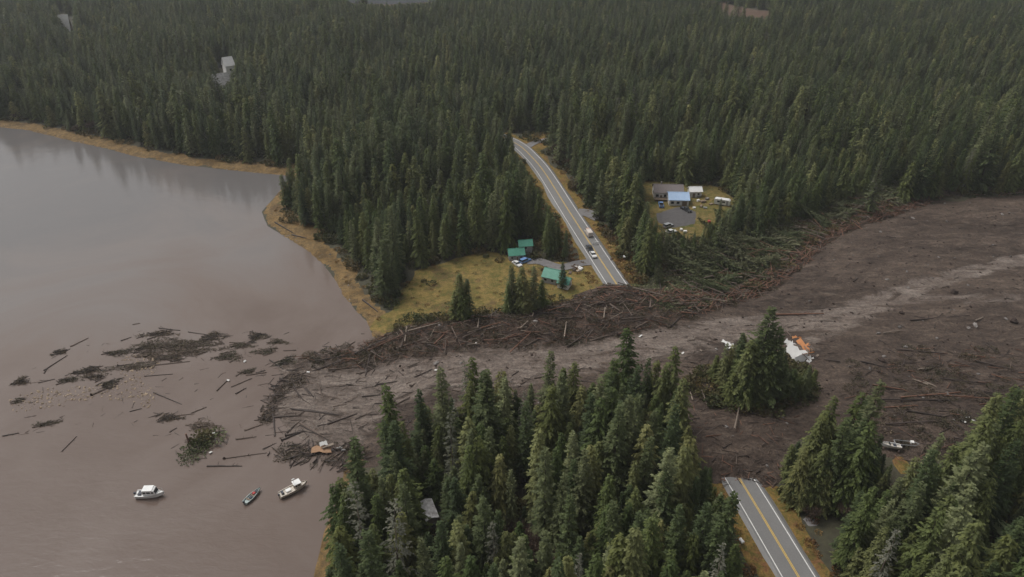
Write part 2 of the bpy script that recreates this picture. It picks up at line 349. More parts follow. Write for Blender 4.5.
class MB:
    def __init__(s): s.V = []; s.F = []
    def quad(s, a, b, c, d):
        n = len(s.V); s.V += [a, b, c, d]; s.F.append((n, n+1, n+2, n+3)); return s
    def box(s, c, d, rz=0.0, tilt=None):
        n = len(s.V); x, y, z = (k/2 for k in d); m = Matrix.Rotation(rz, 3, 'Z')
        if tilt is not None: m = Euler(tilt).to_matrix()
        for dx, dy, dz in ((-x, -y, -z), (x, -y, -z), (x, y, -z), (-x, y, -z), (-x, -y, z), (x, -y, z), (x, y, z), (-x, y, z)):
            p = m @ Vector((dx, dy, dz)); s.V.append((c[0]+p.x, c[1]+p.y, c[2]+p.z))
        s.F += [(n, n+3, n+2, n+1), (n+4, n+5, n+6, n+7), (n, n+1, n+5, n+4), (n+1, n+2, n+6, n+5), (n+2, n+3, n+7, n+6), (n+3, n, n+4, n+7)]; return s
    def tube(s, pts, rad, k=6, cap=True):
        pts = [Vector(p) for p in pts]; base = len(s.V)
        for i, p in enumerate(pts):
            d = (pts[min(i+1, len(pts)-1)]-pts[max(i-1, 0)])
            d = d.normalized() if d.length > 1e-9 else Vector((0, 0, 1))
            u = d.cross(Vector((0, 0, 1)) if abs(d.z) < .9 else Vector((1, 0, 0))).normalized(); w = d.cross(u)
            for j in range(k):
                a = 2*math.pi*j/k; q = p+(u*math.cos(a)+w*math.sin(a))*rad[i]; s.V.append(tuple(q))
        for i in range(len(pts)-1):
            for j in range(k):
                a = base+i*k+j; b = base+i*k+(j+1) % k; s.F.append((a, b, b+k, a+k))
        if cap:
            s.F.append(tuple(base+j for j in range(k))[::-1]); e = base+(len(pts)-1)*k; s.F.append(tuple(e+j for j in range(k)))
        return s
    def prism(s, poly, y0, y1, inset=0.0):
        """side outline poly [(x,z)] swept across from y0 to y1"""
        n = len(s.V); k = len(poly)
        for y in (y0, y1):
            for (x, z) in poly: s.V.append((x, y, z))
        s.F.append(tuple(range(n, n+k))); s.F.append(tuple(range(n+2*k-1, n+k-1, -1)))
        for j in range(k):
            a, b = n+j, n+(j+1) % k; s.F.append((b, a, a+k, b+k))
        return s
    def build(s, name, mat, parent=None, smooth=False, loc=None): return mesh_obj(name, s.V, s.F, mat, parent, smooth, loc)

def grid_obj(name, x0, x1, y0, y1, step, zf, mat, attrs=None, keep=None, smooth=True):
    xs = np.arange(x0, x1+step*.5, step); ys = np.arange(y0, y1+step*.5, step)
    X, Y = np.meshgrid(xs, ys); Z = zf(X, Y); nx, ny = len(xs), len(ys)
    idx = np.arange(nx*ny).reshape(ny, nx)
    q = np.stack([idx[:-1, :-1], idx[:-1, 1:], idx[1:, 1:], idx[1:, :-1]], -1).reshape(-1, 4)
    vals = {k: f(X, Y).ravel() for k, f in (attrs or {}).items()}
    V = np.stack([X.ravel(), Y.ravel(), Z.ravel()], 1)
    if keep is not None:
        k = keep(X, Y, Z).ravel(); q = q[k[q].any(1)]
        used = np.unique(q); re = np.full(nx*ny, -1); re[used] = np.arange(len(used)); q = re[q]; V = V[used]
        vals = {a: v[used] for a, v in vals.items()}
    me = bpy.data.meshes.new(name); me.vertices.add(len(V)); me.vertices.foreach_set('co', V.astype(np.float32).ravel())
    me.loops.add(q.size); me.loops.foreach_set('vertex_index', q.astype(np.int32).ravel())
    me.polygons.add(len(q)); me.polygons.foreach_set('loop_start', np.arange(0, q.size, 4, dtype=np.int32))
    me.polygons.foreach_set('use_smooth', np.ones(len(q), bool)) if smooth else None
    me.update(); me.validate()
    for a, v in vals.items():
        at = me.attributes.new(a, 'FLOAT', 'POINT'); at.data.foreach_set('value', v.astype(np.float32))
    me.materials.append(M[mat]); o = bpy.data.objects.new(name, me); return link(o)
def struct(o): o['kind'] = 'structure'; return o

# ------------------------------------------------------------------ the setting
struct(grid_obj('ground', -840, 840, 20, 1300, 4.0, ground_z, 'ground'))
far = MB()                                                # the land goes on to the horizon, round the surveyed piece
for (a, b, c, d) in ((-9000, 9000, 1299, 12000), (839, 9000, -600, 1299.5), (-9000, -839, 520, 1299.5), (-839.5, 839.5, -600, 21)):
    far.quad((a, c, 0.8), (b, c, 0.8), (b, d, 0.8), (a, d, 0.8))
struct(far.build('distant_land', 'ground'))
struct(grid_obj('water', -2200, 80, -300, 900, 10.0, lambda x, y: x*0.0, 'water',
    {'silt': lambda x, y: np.clip(1.12-seg_dist(x, y, np.array([G(380, 380, 0), G(250, 400, 0), G(60, 470, 0), G(120, 560, 0), G(250, 700, 0)]), False)/150, 0, 1)}))
struct(grid_obj('mud_flow', -125, 420, 108, 470, 1.6, mud_z, 'mud',
    {'silt': lambda x, y: np.clip(np.exp(-(seg_dist(x, y, STREAM, False)/np.clip(11-(x-10)/16, 3.5, 11))**2)*1.15+.55*np.exp(-(seg_dist(x, y, STREAM2, False)/5)**2)+np.clip((6-dland(x, y))/16, 0, .6), 0, 1),
     'jam': lambda x, y: np.clip(sdist(x, y, JAM)/5+.4, 0, 1)}, keep=lambda X, Y, Z: (sdist(X, Y, MUD) > -10)))

def sheet(name, mat, fin, x0, x1, y0, y1, step=2.0, up=.22):
    def zf(x, y):
        d = fin(x, y); g = ground_z(x, y)
        return g+np.where(d > 0, up*np.clip(d/1.5, 0, 1)+fbm(x/5, y/5, 5, 3)*.25*np.clip(d/3, 0, 1), np.maximum(d*.35, -1.2))-.02
    return struct(grid_obj(name, x0, x1, y0, y1, step, zf, mat, keep=lambda X, Y, Z: fin(X, Y) > -3.5))
def poly_sheet(name, mat, P, edge=5, step=2.0, up=.22):
    f = lambda x, y: sdist(x, y, P)+fbm(x/9, y/9, 71, 3)*edge
    return sheet(name, mat, f, P[:, 0].min()-8, P[:, 0].max()+8, P[:, 1].min()-8, P[:, 1].max()+8, step, up)
poly_sheet('meadow', 'meadow', MEADOW)
poly_sheet('house_lawn', 'yard', YARD)
poly_sheet('gravel_lot', 'lot', LOT, 7, up=.34)
poly_sheet('junction_verge', 'verge', JUNCTION, 4, up=.2)
poly_sheet('muskeg', 'muskeg', MUSKEG, 14, 5, .3)
poly_sheet('estuary_flat', 'muskeg', ESTUARY, 14, 5, .3)
poly_sheet('far_lake', 'farwater', FARLAKE, 6, 4, .45)
def fbeach(x, y):
    d = dland(x, y)+fbm(x/9, y/9, 77, 3)*8
    w = np.where((y > 255), np.where(x > G(300, 200)[0]-30, 13.0, 10.0), 8.0)
    return np.minimum(d+1.5, w-d)
sheet('beach', 'beach', fbeach, -330, -38, 60, 480, 2.5, .12)
sheet('road_verge', 'verge', lambda x, y: np.minimum(8.5+fbm(x/11, y/11, 83, 3)*7-droad(x, y), 395-y), -20, 120, 60, 400, 2.0, .18)
poly_sheet('roadside_bank', 'verge', GP([(612, 262), (606, 245), (618, 238), (634, 262), (640, 288), (622, 284)]), 4, 2, .35)

# road: carriageway, lines; both ends run under the mud
def ribbon(path, off, width, z, samples=None):
    V = []; F = []; n = len(path)
    for i in range(n):
        t = path[min(i+1, n-1)]-path[max(i-1, 0)]; t = t/np.linalg.norm(t); nn = np.array([-t[1], t[0]])
        for s in (-1, 1):
            q = path[i]+nn*(off+s*width/2); V.append((q[0], q[1], z(i)))
    for i in range(n-1): F.append((2*i, 2*i+1, 2*i+3, 2*i+2)); 
    F = [f[::-1] for f in F]
    return V, F
rg = ground_z(ROAD[:, 0], ROAD[:, 1])
RZ = np.convolve(np.pad(rg, 6, 'edge'), np.ones(13)/13, 'valid')+.55
def road_z(x, y):
    i = np.argmin((ROAD[:, 0]-x)**2+(ROAD[:, 1]-y)**2); return float(RZ[i])
road_mesh = MB()
n = len(ROAD)
V, F = ribbon(ROAD, 0, 7.9, lambda i: RZ[i]); road_mesh.V += V; road_mesh.F += F
for s in (-1, 1):                                          # sloping gravel shoulders
    V1, _ = ribbon(ROAD, s*3.95, .01, lambda i: RZ[i]-.002); V2, _ = ribbon(ROAD, s*6.0, .01, lambda i: RZ[i]-1.0)
    b = len(road_mesh.V); 
    for i in range(n): road_mesh.V += [V1[2*i], V2[2*i]]
    for i in range(n-1):
        f = (b+2*i, b+2*i+1, b+2*i+3, b+2*i+2); road_mesh.F.append(f if s > 0 else f[::-1])
road = struct(road_mesh.build('road', 'asphalt'))
for nm, off, w, mt in (('edge_line', -3.35, .22, 'white_paint'), ('edge_line', 3.35, .22, 'white_paint'), ('centre_line', -.15, .15, 'yellow_paint'), ('centre_line', .15, .15, 'yellow_paint')):
    V, F = ribbon(ROAD, off, w, lambda i: RZ[i]+.006); mesh_obj(nm, V, F, mt, road)
def side_track(name, pts, w):
    P = catmull([G(*p, ZL+.4) for p in pts], 8); g = ground_z(P[:, 0], P[:, 1])+.42
    g[0] = max(g[0], road_z(*P[0])-.03)
    V, F = ribbon(P, 0, w, lambda i: g[i]); return struct(mesh_obj(name, V, F, 'gravel'))
side_track('gravel_driveway', [(594, 262), (578, 264), (560, 268), (540, 262), (527, 262)], 4.5)
side_track('gravel_track', [(578, 212), (588, 213), (600, 218)], 7)
poly_sheet('gravel_pullout', 'gravel', GP([(794, 512), (806, 513), (818, 518), (822, 526), (808, 527)]), 2, 1.5, .3)
side_track('side_road', [(526, 147), (536, 142), (552, 139), (575, 137)], 4.5)

# ------------------------------------------------------------------ tree kinds
def conifer(seed, H, Rr, base, nb, droop, top_up=.6, dens=3.6, wid=.30, gaps=0.0, twl=1.0, shp=.7):
    """crown of whorled, drooping branches carrying needle sprays; trunk apart"""
    r = random.Random(seed); V = []; F = []
    lump = [(r.random()*6.28, r.random(), .72+.5*r.random()) for _ in range(6)]
    for i in range(nb):
        t = ((i+r.random())/nb)**1.12
        if r.random() < gaps: continue
        z = H*(base+(1-base)*t)*.985
        L = Rr*((1-t)**shp)*(.42+.74*r.random())+.3
        if t < .12: L *= .6+t*3.3
        a = i*2.39996+r.uniform(-.5, .5)
        for (la, lt, lf) in lump:
            if abs(t-lt) < .12 and math.cos(a-la) > .3: L *= lf
        up = top_up*t-.18*(1-t)+r.uniform(-.12, .12)
        ca, sa = math.cos(a), math.sin(a); dr = droop*(.6+.8*r.random())
        ntw = max(4, int(3+L*dens))
        for k in range(ntw):
            s = .12+.88*((k+r.random())/ntw)
            rad = L*s; zz = z+rad*up-dr*L*s*s*.5
            px, py = ca*rad, sa*rad
            side = r.choice((-1, 1)); fan = r.uniform(.35, 1.15)*side*(1.15-.5*s)
            if k >= ntw-2: fan *= .25
            da = a+fan; l = (.42+.34*L*(1-s)+.24*r.random())*twl; w = wid*(.7+.6*r.random())
            dx, dy = math.cos(da), math.sin(da); dz = up*.6-dr*(.25+.7*s)+r.uniform(-.22, .18)
            nx, ny = -dy, dx; tw = r.uniform(-.55, .55)
            b = len(V)
            V += [(px, py, zz), (px+dx*l*.55+nx*w, py+dy*l*.55+ny*w, zz+dz*l*.45+tw*w), (px+dx*l, py+dy*l, zz+dz*l*1.1-.05),
                  (px+dx*l*.5-nx*w, py+dy*l*.5-ny*w, zz+dz*l*.45-tw*w)]
            F.append((b, b+1, b+2, b+3))
    for k in range(7):                                     # leader
        z = H*(.93+.01*k); a = k*2.4; b = len(V); w = .28*(1-k/8)
        V += [(0, 0, z), (math.cos(a)*w, math.sin(a)*w, z+.05), (0, 0, z+.7), (math.cos(a+.9)*w*.6, math.sin(a+.9)*w*.6, z+.2)]; F.append((b, b+1, b+2, b+3))
    return V, F
def trunk_mesh(seed, H, r0, stubs=5, lean=.25):
    r = random.Random(seed*7+1); m = MB(); a = r.random()*6.28
    pts = [(math.cos(a)*lean*(k/6)**2*.0, math.sin(a)*lean*(k/6)**2*.0, H*k/6-.9*(k == 0)) for k in range(7)]
    m.tube(pts, [r0*(1.25 if k == 0 else 1-k/6.3) for k in range(7)], 7)
    for i in range(stubs):
        z = H*r.uniform(.1, .5); a = r.random()*6.28; L = r.uniform(.5, 1.6)
        m.tube([(0, 0, z), (math.cos(a)*L, math.sin(a)*L, z+L*.2)], [.07, .03], 4, False)
    return m
KINDS = {}
def kind(name, protos): KINDS[name] = protos
def mk(nm, H, V, F, seed, mat, barkm='bark', r0=.36):
    me = bpy.data.meshes.new(nm+'_crown'); me.from_pydata(V, [], F); me.materials.append(M[mat]); me.update()
    t = trunk_mesh(seed, H*.97, r0); mt = bpy.data.meshes.new(nm+'_trunk'); mt.from_pydata(t.V, [], t.F); mt.materials.append(M[barkm]); mt.update()
    return (mt, me, H)
kind('spruce', [mk('spruce', 26, *conifer(s, 26, Rr, b, nb, .35, .62, 4.6, .18, .03, .85, .80), s, 'spruce') for s, Rr, b, nb in ((1, 4.4, .06, 225), (2, 3.8, .10, 205), (3, 5.0, .05, 240), (4, 3.4, .13, 190))])
kind('hemlock', [mk('hemlock', 24, *conifer(s, 24, Rr, b, nb, .75, .30, 4.6, .19, .06, .88, .68), s, 'hemlock') for s, Rr, b, nb in ((5, 4.4, .07, 215), (6, 5.0, .04, 235), (7, 3.9, .10, 195), (13, 3.5, .13, 180))])
kind('cedar', [mk('cedar', 21, *conifer(s, 21, Rr, .04, nb, .95, .25, 4.4, .20, .08, .88, .64), s, 'cedar') for s, Rr, nb in ((8, 4.6, 205), (9, 4.0, 190), (12, 5.1, 220))])
kind('snag', [mk('snag', 25, *conifer(s, 25, Rr, .15, nb, .5, .3, 2.4, .16, .25, .8), s, 'snagneedle', 'palelog', .3) for s, Rr, nb in ((10, 3.0, 110), (11, 3.3, 95))])
def alder(seed, H=11):
    r = random.Random(seed); m = MB(); V = []; F = []
    def grow(p, d, L, rad, lev):
        q = p+d*L; m.tube([p, (p+q)/2+Vector((r.uniform(-.1, .1), r.uniform(-.1, .1), 0))*L, q], [rad, rad*.8, rad*.6], 4, False)
        if lev == 0:
            for _ in range(9):
                e = (d+Vector((r.gauss(0, .6), r.gauss(0, .6), r.gauss(.1, .5)))).normalized(); s = p+(q-p)*r.random(); l = r.uniform(.5, 1.2)
                n = e.cross(Vector((r.random(), r.random(), r.random()))).normalized()*.045
                b = len(V); V.extend([tuple(s-n), tuple(s+n), tuple(s+e*l+n*.4), tuple(s+e*l-n*.4)]); F.append((b, b+1, b+2, b+3))
            return
        for _ in range(4 if lev > 1 else 5):
            e = (d*1.0+Vector((r.gauss(0, .55), r.gauss(0, .55), r.uniform(0, .4)))).normalized()
            grow(p+(q-p)*r.uniform(.45, 1), e, L*r.uniform(.55, .8), rad*.6, lev-1)
    for _ in range(3):
        grow(Vector((0, 0, -.4)), Vector((r.gauss(0, .28), r.gauss(0, .28), 1)).normalized(), H*.36, .13, 3)
    me = bpy.data.meshes.new('alder_crown'); me.from_pydata(V, [], F); me.materials.append(M['alder']); me.update()
    mt = bpy.data.meshes.new('alder_trunk'); mt.from_pydata([tuple(v) for v in m.V], [], m.F); mt.materials.append(M['bark']); mt.update()
    return (mt, me, H)
kind('alder', [alder(21), alder(22)])
def bush(seed, rx=1.6, h=1.7, n=170, mat='brush', w=.16):
    r = random.Random(seed); V = []; F = []
    for _ in range(n):
        a = r.random()*6.28; u = r.random()**.5; zz = h*r.random()*(1-.55*u); p = Vector((math.cos(a)*rx*u, math.sin(a)*rx*u, zz-.1))
        e = Vector((math.cos(a)*.7+r.gauss(0, .4), math.sin(a)*.7+r.gauss(0, .4), r.uniform(-.2, .9))).normalized(); l = r.uniform(.3, .7)
        s = e.cross(Vector((r.gauss(0, 1), r.gauss(0, 1), r.gauss(0, 1)))).normalized()*w
        b = len(V); V += [tuple(p), tuple(p+e*l*.5+s), tuple(p+e*l), tuple(p+e*l*.5-s)]; F.append((b, b+1, b+2, b+3))
    me = bpy.data.meshes.new('bush'); me.from_pydata(V, [], F); me.materials.append(M[mat]); me.update(); return me
BUSH = [bush(31), bush(32, 1.9, 1.3), bush(33, 1.2, 2.2)]
RUST = [bush(34, 1.5, 1.0, 150, 'rustbrush'), bush(35, 1.8, .8, 150, 'rustbrush')]
SLASH = [bush(36, 1.9, .9, 130, 'slash', .12), bush(37, 2.4, .7, 150, 'slash', .12)]
SLASHG = [bush(38, 2.2, 1.4, 170, 'slashgreen', .18), bush(39, 2.8, 1.1, 190, 'slashgreen', .16)]

def log_mesh(seed, mat, root=False, stubs=3, k=7):
    """a trunk of length 1 along x (girth is set by the y and z scale): torn ends, broken stubs"""
    r = random.Random(seed); m = MB(); n = 6
    pts = [(-.5+i/(n-1), r.uniform(-.012, .012), r.uniform(-.008, .008)) for i in range(n)]
    V0 = len(m.V); rad = [1-.45*i/(n-1) for i in range(n)]
    for i, p in enumerate(pts):
        for j in range(k):
            a = 2*math.pi*j/k; jr = 1+r.uniform(-.12, .12); m.V.append((p[0]+(r.uniform(-.03, .03) if i in (0, n-1) else 0), p[1]*20+math.cos(a)*rad[i]*jr, math.sin(a)*rad[i]*jr))
    for i in range(n-1):
        for j in range(k):
            a = V0+i*k+j; b = V0+i*k+(j+1) % k; m.F.append((a, a+k, b+k, b))
    m.F.append(tuple(V0+j for j in range(k))); m.F.append(tuple(V0+(n-1)*k+j for j in range(k))[::-1])
    for _ in range(stubs):
        x = r.uniform(-.25, .45); a = r.uniform(-.3, 3.4); L = r.uniform(2.0, 5.5); lx = r.uniform(.02, .09)
        m.tube([(x, 0, 0), (x+lx, math.cos(a)*L, math.sin(a)*L*.8)], [.018, .008], 4, False)
        b = len(m.V)-8
        for q in range(8):
            v = m.V[b+q]; c = (x, 0, 0) if q < 4 else (x+lx, math.cos(a)*L, math.sin(a)*L*.8)
            m.V[b+q] = (c[0]+(v[0]-c[0])*.6, c[1]+(v[1]-c[1])*12, c[2]+(v[2]-c[2])*12)
    me = bpy.data.meshes.new('log'); me.from_pydata(m.V, [], m.F); me.materials.append(M[mat]); me.update()
    mr = None
    if root:
        g = MB()
        for _ in range(11):
            a = r.random()*6.28; L = r.uniform(1.6, 3.0)
            g.tube([(-.47, 0, 0), (-.5-r.uniform(0, .03), math.cos(a)*L*.6, math.sin(a)*L*.6), (-.5-r.uniform(-.02, .05), math.cos(a+.3)*L, math.sin(a+.3)*L)], [.9, .45, .12], 4, False)
        # girth of the roots is along y,z: shrink their spread along the trunk
        g.V = [(-.49+(v[0]+.49)*.05 if abs(v[0]+.49) > .04 else v[0], v[1], v[2]) for v in g.V]
        mr = bpy.data.meshes.new('root_wad'); mr.from_pydata(g.V, [], g.F); mr.materials.append(M['rootmud']); mr.update()
    return me, mr
LOGS = {m: [log_mesh(40+i*3+j, m, root=(j == 2), stubs=(4, 2, 5)[j]) for j in range(3)] for i, m in enumerate(('wetlog', 'redlog', 'brownlog', 'palelog'))}

# ------------------------------------------------------------------ one object of countless pieces (geometry nodes)
def scatter(name, pts, rots, scls, meshes, label, cat, kindname='stuff', parent=None):
    """pts (n,3), rots (n,3), scls (n,3); each group of meshes in `meshes` is one piece to pick from"""
    n = len(pts); me = bpy.data.meshes.new(name); me.vertices.add(n); me.vertices.foreach_set('co', np.asarray(pts, np.float32).ravel())
    a = me.attributes.new('rot', 'FLOAT_VECTOR', 'POINT'); a.data.foreach_set('vector', np.asarray(rots, np.float32).ravel())
    a = me.attributes.new('scl', 'FLOAT_VECTOR', 'POINT'); a.data.foreach_set('vector', np.asarray(scls, np.float32).ravel())
    a = me.attributes.new('pick', 'INT', 'POINT'); a.data.foreach_set('value', nrg.integers(0, len(meshes), n).astype(np.int32))
    o = link(bpy.data.objects.new(name, me), parent); o['kind'] = kindname
    if label: o['label'] = label
    if cat: o['category'] = cat
    ng = bpy.data.node_groups.new(name+'_nodes', 'GeometryNodeTree')
    ng.interface.new_socket('Geometry', in_out='INPUT', socket_type='NodeSocketGeometry'); ng.interface.new_socket('Geometry', in_out='OUTPUT', socket_type='NodeSocketGeometry')
    gi = ng.nodes.new('NodeGroupInput'); go = ng.nodes.new('NodeGroupOutput'); ip = ng.nodes.new('GeometryNodeInstanceOnPoints')
    jn = ng.nodes.new('GeometryNodeJoinGeometry')
    for grp in meshes:
        sub = ng.nodes.new('GeometryNodeJoinGeometry'); g2 = ng.nodes.new('GeometryNodeGeometryToInstance')
        for src in grp:
            oi = ng.nodes.new('GeometryNodeObjectInfo'); oi.inputs[0].default_value = src; oi.transform_space = 'ORIGINAL'
            ng.links.new(oi.outputs['Geometry'], sub.inputs[0])
        ng.links.new(sub.outputs[0], g2.inputs[0]); ng.links.new(g2.outputs[0], jn.inputs[0])
    def attr(nm, t):
        k = ng.nodes.new('GeometryNodeInputNamedAttribute'); k.data_type = t; k.inputs[0].default_value = nm; return k.outputs[0]
    ng.links.new(gi.outputs[0], ip.inputs['Points']); ng.links.new(jn.outputs[0], ip.inputs['Instance'])
    ip.inputs['Pick Instance'].default_value = True; ng.links.new(attr('pick', 'INT'), ip.inputs['Instance Index'])
    e2r = ng.nodes.new('FunctionNodeEulerToRotation'); ng.links.new(attr('rot', 'FLOAT_VECTOR'), e2r.inputs[0]); ng.links.new(e2r.outputs[0], ip.inputs['Rotation'])
    ng.links.new(attr('scl', 'FLOAT_VECTOR'), ip.inputs['Scale']); ng.links.new(ip.outputs[0], go.inputs[0])
    md = o.modifiers.new('scatter', 'NODES'); md.node_group = ng
    return o

# ------------------------------------------------------------------ where trees stand
NEAR = {
 'left': GP([(354, 523), (370, 500), (398, 466), (428, 440), (462, 430), (492, 436), (520, 430), (560, 424), (600, 414), (632, 412), (660, 416), (678, 438), (690, 472), (712, 497), (722, 530), (736, 577), (772, 640), (800, 760), (330, 760), (338, 640), (342, 577), (348, 548)]),
 'clump': GP([(694, 398), (725, 410), (765, 413), (806, 402), (814, 384), (790, 370), (742, 376), (704, 386)]),
 'mid': GP([(774, 496), (778, 476), (800, 464), (835, 454), (866, 458), (888, 480), (886, 512), (840, 520), (802, 510)]),
 'right': GP([(832, 590), (838, 552), (864, 530), (904, 508), (934, 500), (946, 474), (972, 454), (1008, 441), (1045, 426), (1120, 470), (1150, 760), (880, 760), (848, 650)]),
}
def jgrid(x0, x1, y0, y1, sp, jit=.42):
    xs = np.arange(x0, x1, sp); ys = np.arange(y0, y1, sp*.9); X, Y = np.meshgrid(xs, ys); X = X+(np.arange(len(ys)) % 2)[:, None]*sp*.5
    return (X+nrg.uniform(-jit, jit, X.shape)*sp).ravel(), (Y+nrg.uniform(-jit, jit, Y.shape)*sp).ravel()
def proj(x, y, z):
    dx, dy, dz = x, y, z-CAM_H
    zc = dy*math.cos(PITCH)-dz*math.sin(PITCH); yc = -dy*math.sin(PITCH)-dz*math.cos(PITCH)
    return CX+FPX*dx/zc, CY+FPX*yc/zc, zc
PROTO = {}
# openings in the woods: strips and clearings that stay in view from the air, so the trees before them are low or missing
OPEN_PX = [np.array(P, float) for P in (
  [(513, 143), (528, 142), (549, 167), (582, 212), (606, 238), (630, 282), (598, 284), (570, 236), (543, 192), (515, 150)],
  [(528, 132), (552, 134), (552, 142), (530, 148)],
  [(643, 186), (655, 180), (690, 182), (716, 190), (730, 198), (729, 210), (706, 224), (690, 232), (664, 230), (646, 206)],
  [(694, 412), (772, 410), (764, 470), (766, 485), (726, 482), (704, 460)],
  [(725, 482), (760, 485), (786, 505), (804, 530), (824, 580), (748, 580), (736, 530)],
  [(876, 440), (911, 440), (921, 470), (894, 474)],
  [(642, 268), (700, 246), (760, 236), (830, 216), (870, 200), (905, 190), (850, 226), (790, 270), (745, 305), (650, 300)],
  [(342, -2), (440, -2), (430, 2), (390, 4), (352, 3)], [(722, 12), (730, 16), (776, 17), (768, 11)],
  [(59, 9), (73, 9), (74, 30), (64, 28)], [(219, 56), (230, 56), (231, 74), (222, 88), (216, 84)],
  [(423, 504), (434, 504), (441, 528), (428, 528)], [(991, 515), (1006, 515), (1006, 535), (991, 535)],
  [(505, 232), (536, 230), (536, 264), (505, 264)], [(783, 332), (816, 332), (816, 368), (790, 368)])]
def hides(x, y, z, H, rad):
    """does a tree of this height and girth stand before one of the openings?"""
    hit = np.zeros(np.shape(x), bool)
    for f, w in ((.35, .8), (.55, .65), (.75, .45), (.93, .1)):
        u, v, zc_ = proj(x, y, z+H*f)
        for sgn in (-1, 0, 1):
            uu = u+sgn*w*rad*FPX/zc_
            for P in OPEN_PX:
                k = (uu > P[:, 0].min()) & (uu < P[:, 0].max()) & (v > P[:, 1].min()) & (v < P[:, 1].max()) & ~hit
                if k.any(): hit[k] = inside(uu[k], v[k], P)
    return hit
def plant_tree(kd, x, y, z, s, rz, label, group, idx=None, name=None, wide=1.0):
    P = KINDS[kd]; k = rnd.randrange(len(P)) if idx is None else idx; key = (kd, k)
    mt, me, H = P[k]
    root = empty(name or {'spruce': 'spruce_tree', 'hemlock': 'hemlock_tree', 'cedar': 'cedar_tree', 'snag': 'lichen_grey_tree', 'alder': 'alder_tree'}[kd], (x, y, z), rz, label, 'tree', group)
    root.scale = (wide*s*rnd.uniform(.9, 1.12), wide*s*rnd.uniform(.9, 1.12), s)
    root.rotation_euler = (rnd.gauss(0, .025), rnd.gauss(0, .025), rz)
    t = link(bpy.data.objects.new('trunk', mt), root); c = link(bpy.data.objects.new('crown', me), root)
    PROTO.setdefault(key, (t, c)); return root
LBL = {
 'left': {'spruce': 'dark green spruce in the stand between inlet and cut road', 'hemlock': 'drooping green hemlock in the stand between inlet and cut road', 'cedar': 'yellow-green cedar in the stand between inlet and cut road', 'snag': 'grey lichen-covered thin tree in the stand between inlet and cut road'},
 'clump': {'spruce': 'dark spruce in the clump beside the wrecked orange and white house', 'hemlock': 'drooping hemlock in the clump beside the wrecked orange and white house', 'cedar': 'light cedar in the clump beside the wrecked orange and white house', 'snag': 'grey thin tree in the clump beside the wrecked house'},
 'mid': {'spruce': 'dark spruce in the small stand between road end and stranded boat', 'hemlock': 'drooping hemlock in the small stand between road end and stranded boat', 'cedar': 'yellow-green cedar in the small stand between road end and stranded boat', 'snag': 'grey thin tree in the small stand by the road end'},
 'right': {'spruce': 'dark spruce in the forest below the stranded boat', 'hemlock': 'drooping hemlock in the forest below the stranded boat', 'cedar': 'yellow-green cedar in the forest below the stranded boat', 'snag': 'grey lichen-covered tree in the forest below the stranded boat'},
}
GRP = {'left': 'trees between the inlet and the cut road', 'clump': 'trees of the clump by the wrecked house', 'mid': 'trees between road end and stranded boat', 'right': 'trees below the stranded boat'}
def tree_label(reg, kd, s, xx, yy):
    sz = 'small' if s < .65 else 'tall' if s > .98 else 'middling'
    if reg != 'left': return sz+' '+LBL[reg][kd]
    nm = {'spruce': 'dark spruce', 'hemlock': 'drooping green hemlock', 'cedar': 'yellow-green cedar', 'snag': 'grey lichen-covered tree'}[kd]
    w = 'near the inlet shore' if dland(xx, yy) < 15 else 'beside the near road' if droad(xx, yy) < 20 else 'near the grey-roofed cabin' if math.hypot(xx-G(430, 523)[0], yy-G(430, 523)[1]) < 13 \
        else 'near the bare alders' if math.hypot(xx-G(530, 560)[0], yy-G(530, 560)[1]) < 15 else 'at the mud-side edge of the near stand' if sdist(xx, yy, MUD) > -14 else 'inside the near stand'
    return sz+' '+nm+' '+w
KEEP_OPEN = [(G(430, 520), 5.5), (G(436, 538), 5), (G(443, 555), 5), (G(998, 528), 3.5), (G(1003, 545), 4)]
for reg, P in NEAR.items():
    x, y = jgrid(P[:, 0].min(), P[:, 0].max(), P[:, 1].min(), P[:, 1].max(), 4.2 if reg != 'clump' else 3.4)
    ok = inside(x, y, P) & (y > 58) & (droad(x, y) > 9)
    if reg == 'left': ok &= ~(inside(x, y, UNDER_GAP) & (nrg.random(len(x)) < .75))
    for (c, rr) in KEEP_OPEN: ok &= np.hypot(x-c[0], y-c[1]) > rr
    x, y = x[ok], y[ok]; z = np.maximum(ground_z(x, y), .3)
    for xx, yy, zz in zip(x, y, z):
        kd = rnd.choices(['spruce', 'hemlock', 'cedar', 'snag'], [.38, .40, .19, .03])[0]
        s = rnd.choice([rnd.uniform(.40, .72), rnd.uniform(.66, .98), rnd.uniform(.8, 1.18)])
        if reg == 'left': s *= 1.04
        if reg == 'clump': s *= .80
        if reg in ('mid', 'right'): s *= 1.14
        for _ in range(3):
            if hides(np.array([xx]), np.array([yy]), zz, 25*s, 3.2*s)[0]: s *= .7
        if hides(np.array([xx]), np.array([yy]), zz, 25*s, 3.2*s)[0]: continue
        ux, uy, _ = proj(xx, yy, zz+25*s)
        if not (-25 < ux < 1050 and uy < 590): continue
        plant_tree(kd, xx, yy, zz-.1, s, rnd.uniform(0, 6.28), tree_label(reg, kd, s, xx, yy), GRP[reg])
for px, py, kd, s, i in ((752, 399, 'spruce', 1.12, 2), (764, 404, 'spruce', .95, 0), (740, 404, 'hemlock', .85, 1)):
    x, y = G(px, py); plant_tree(kd, x, y, tz(x, y)-.2, s, 1.0, 'dark conifer towering over the clump beside the wrecked orange and white house', 'tall trees by the wrecked house', i, wide=1.3)
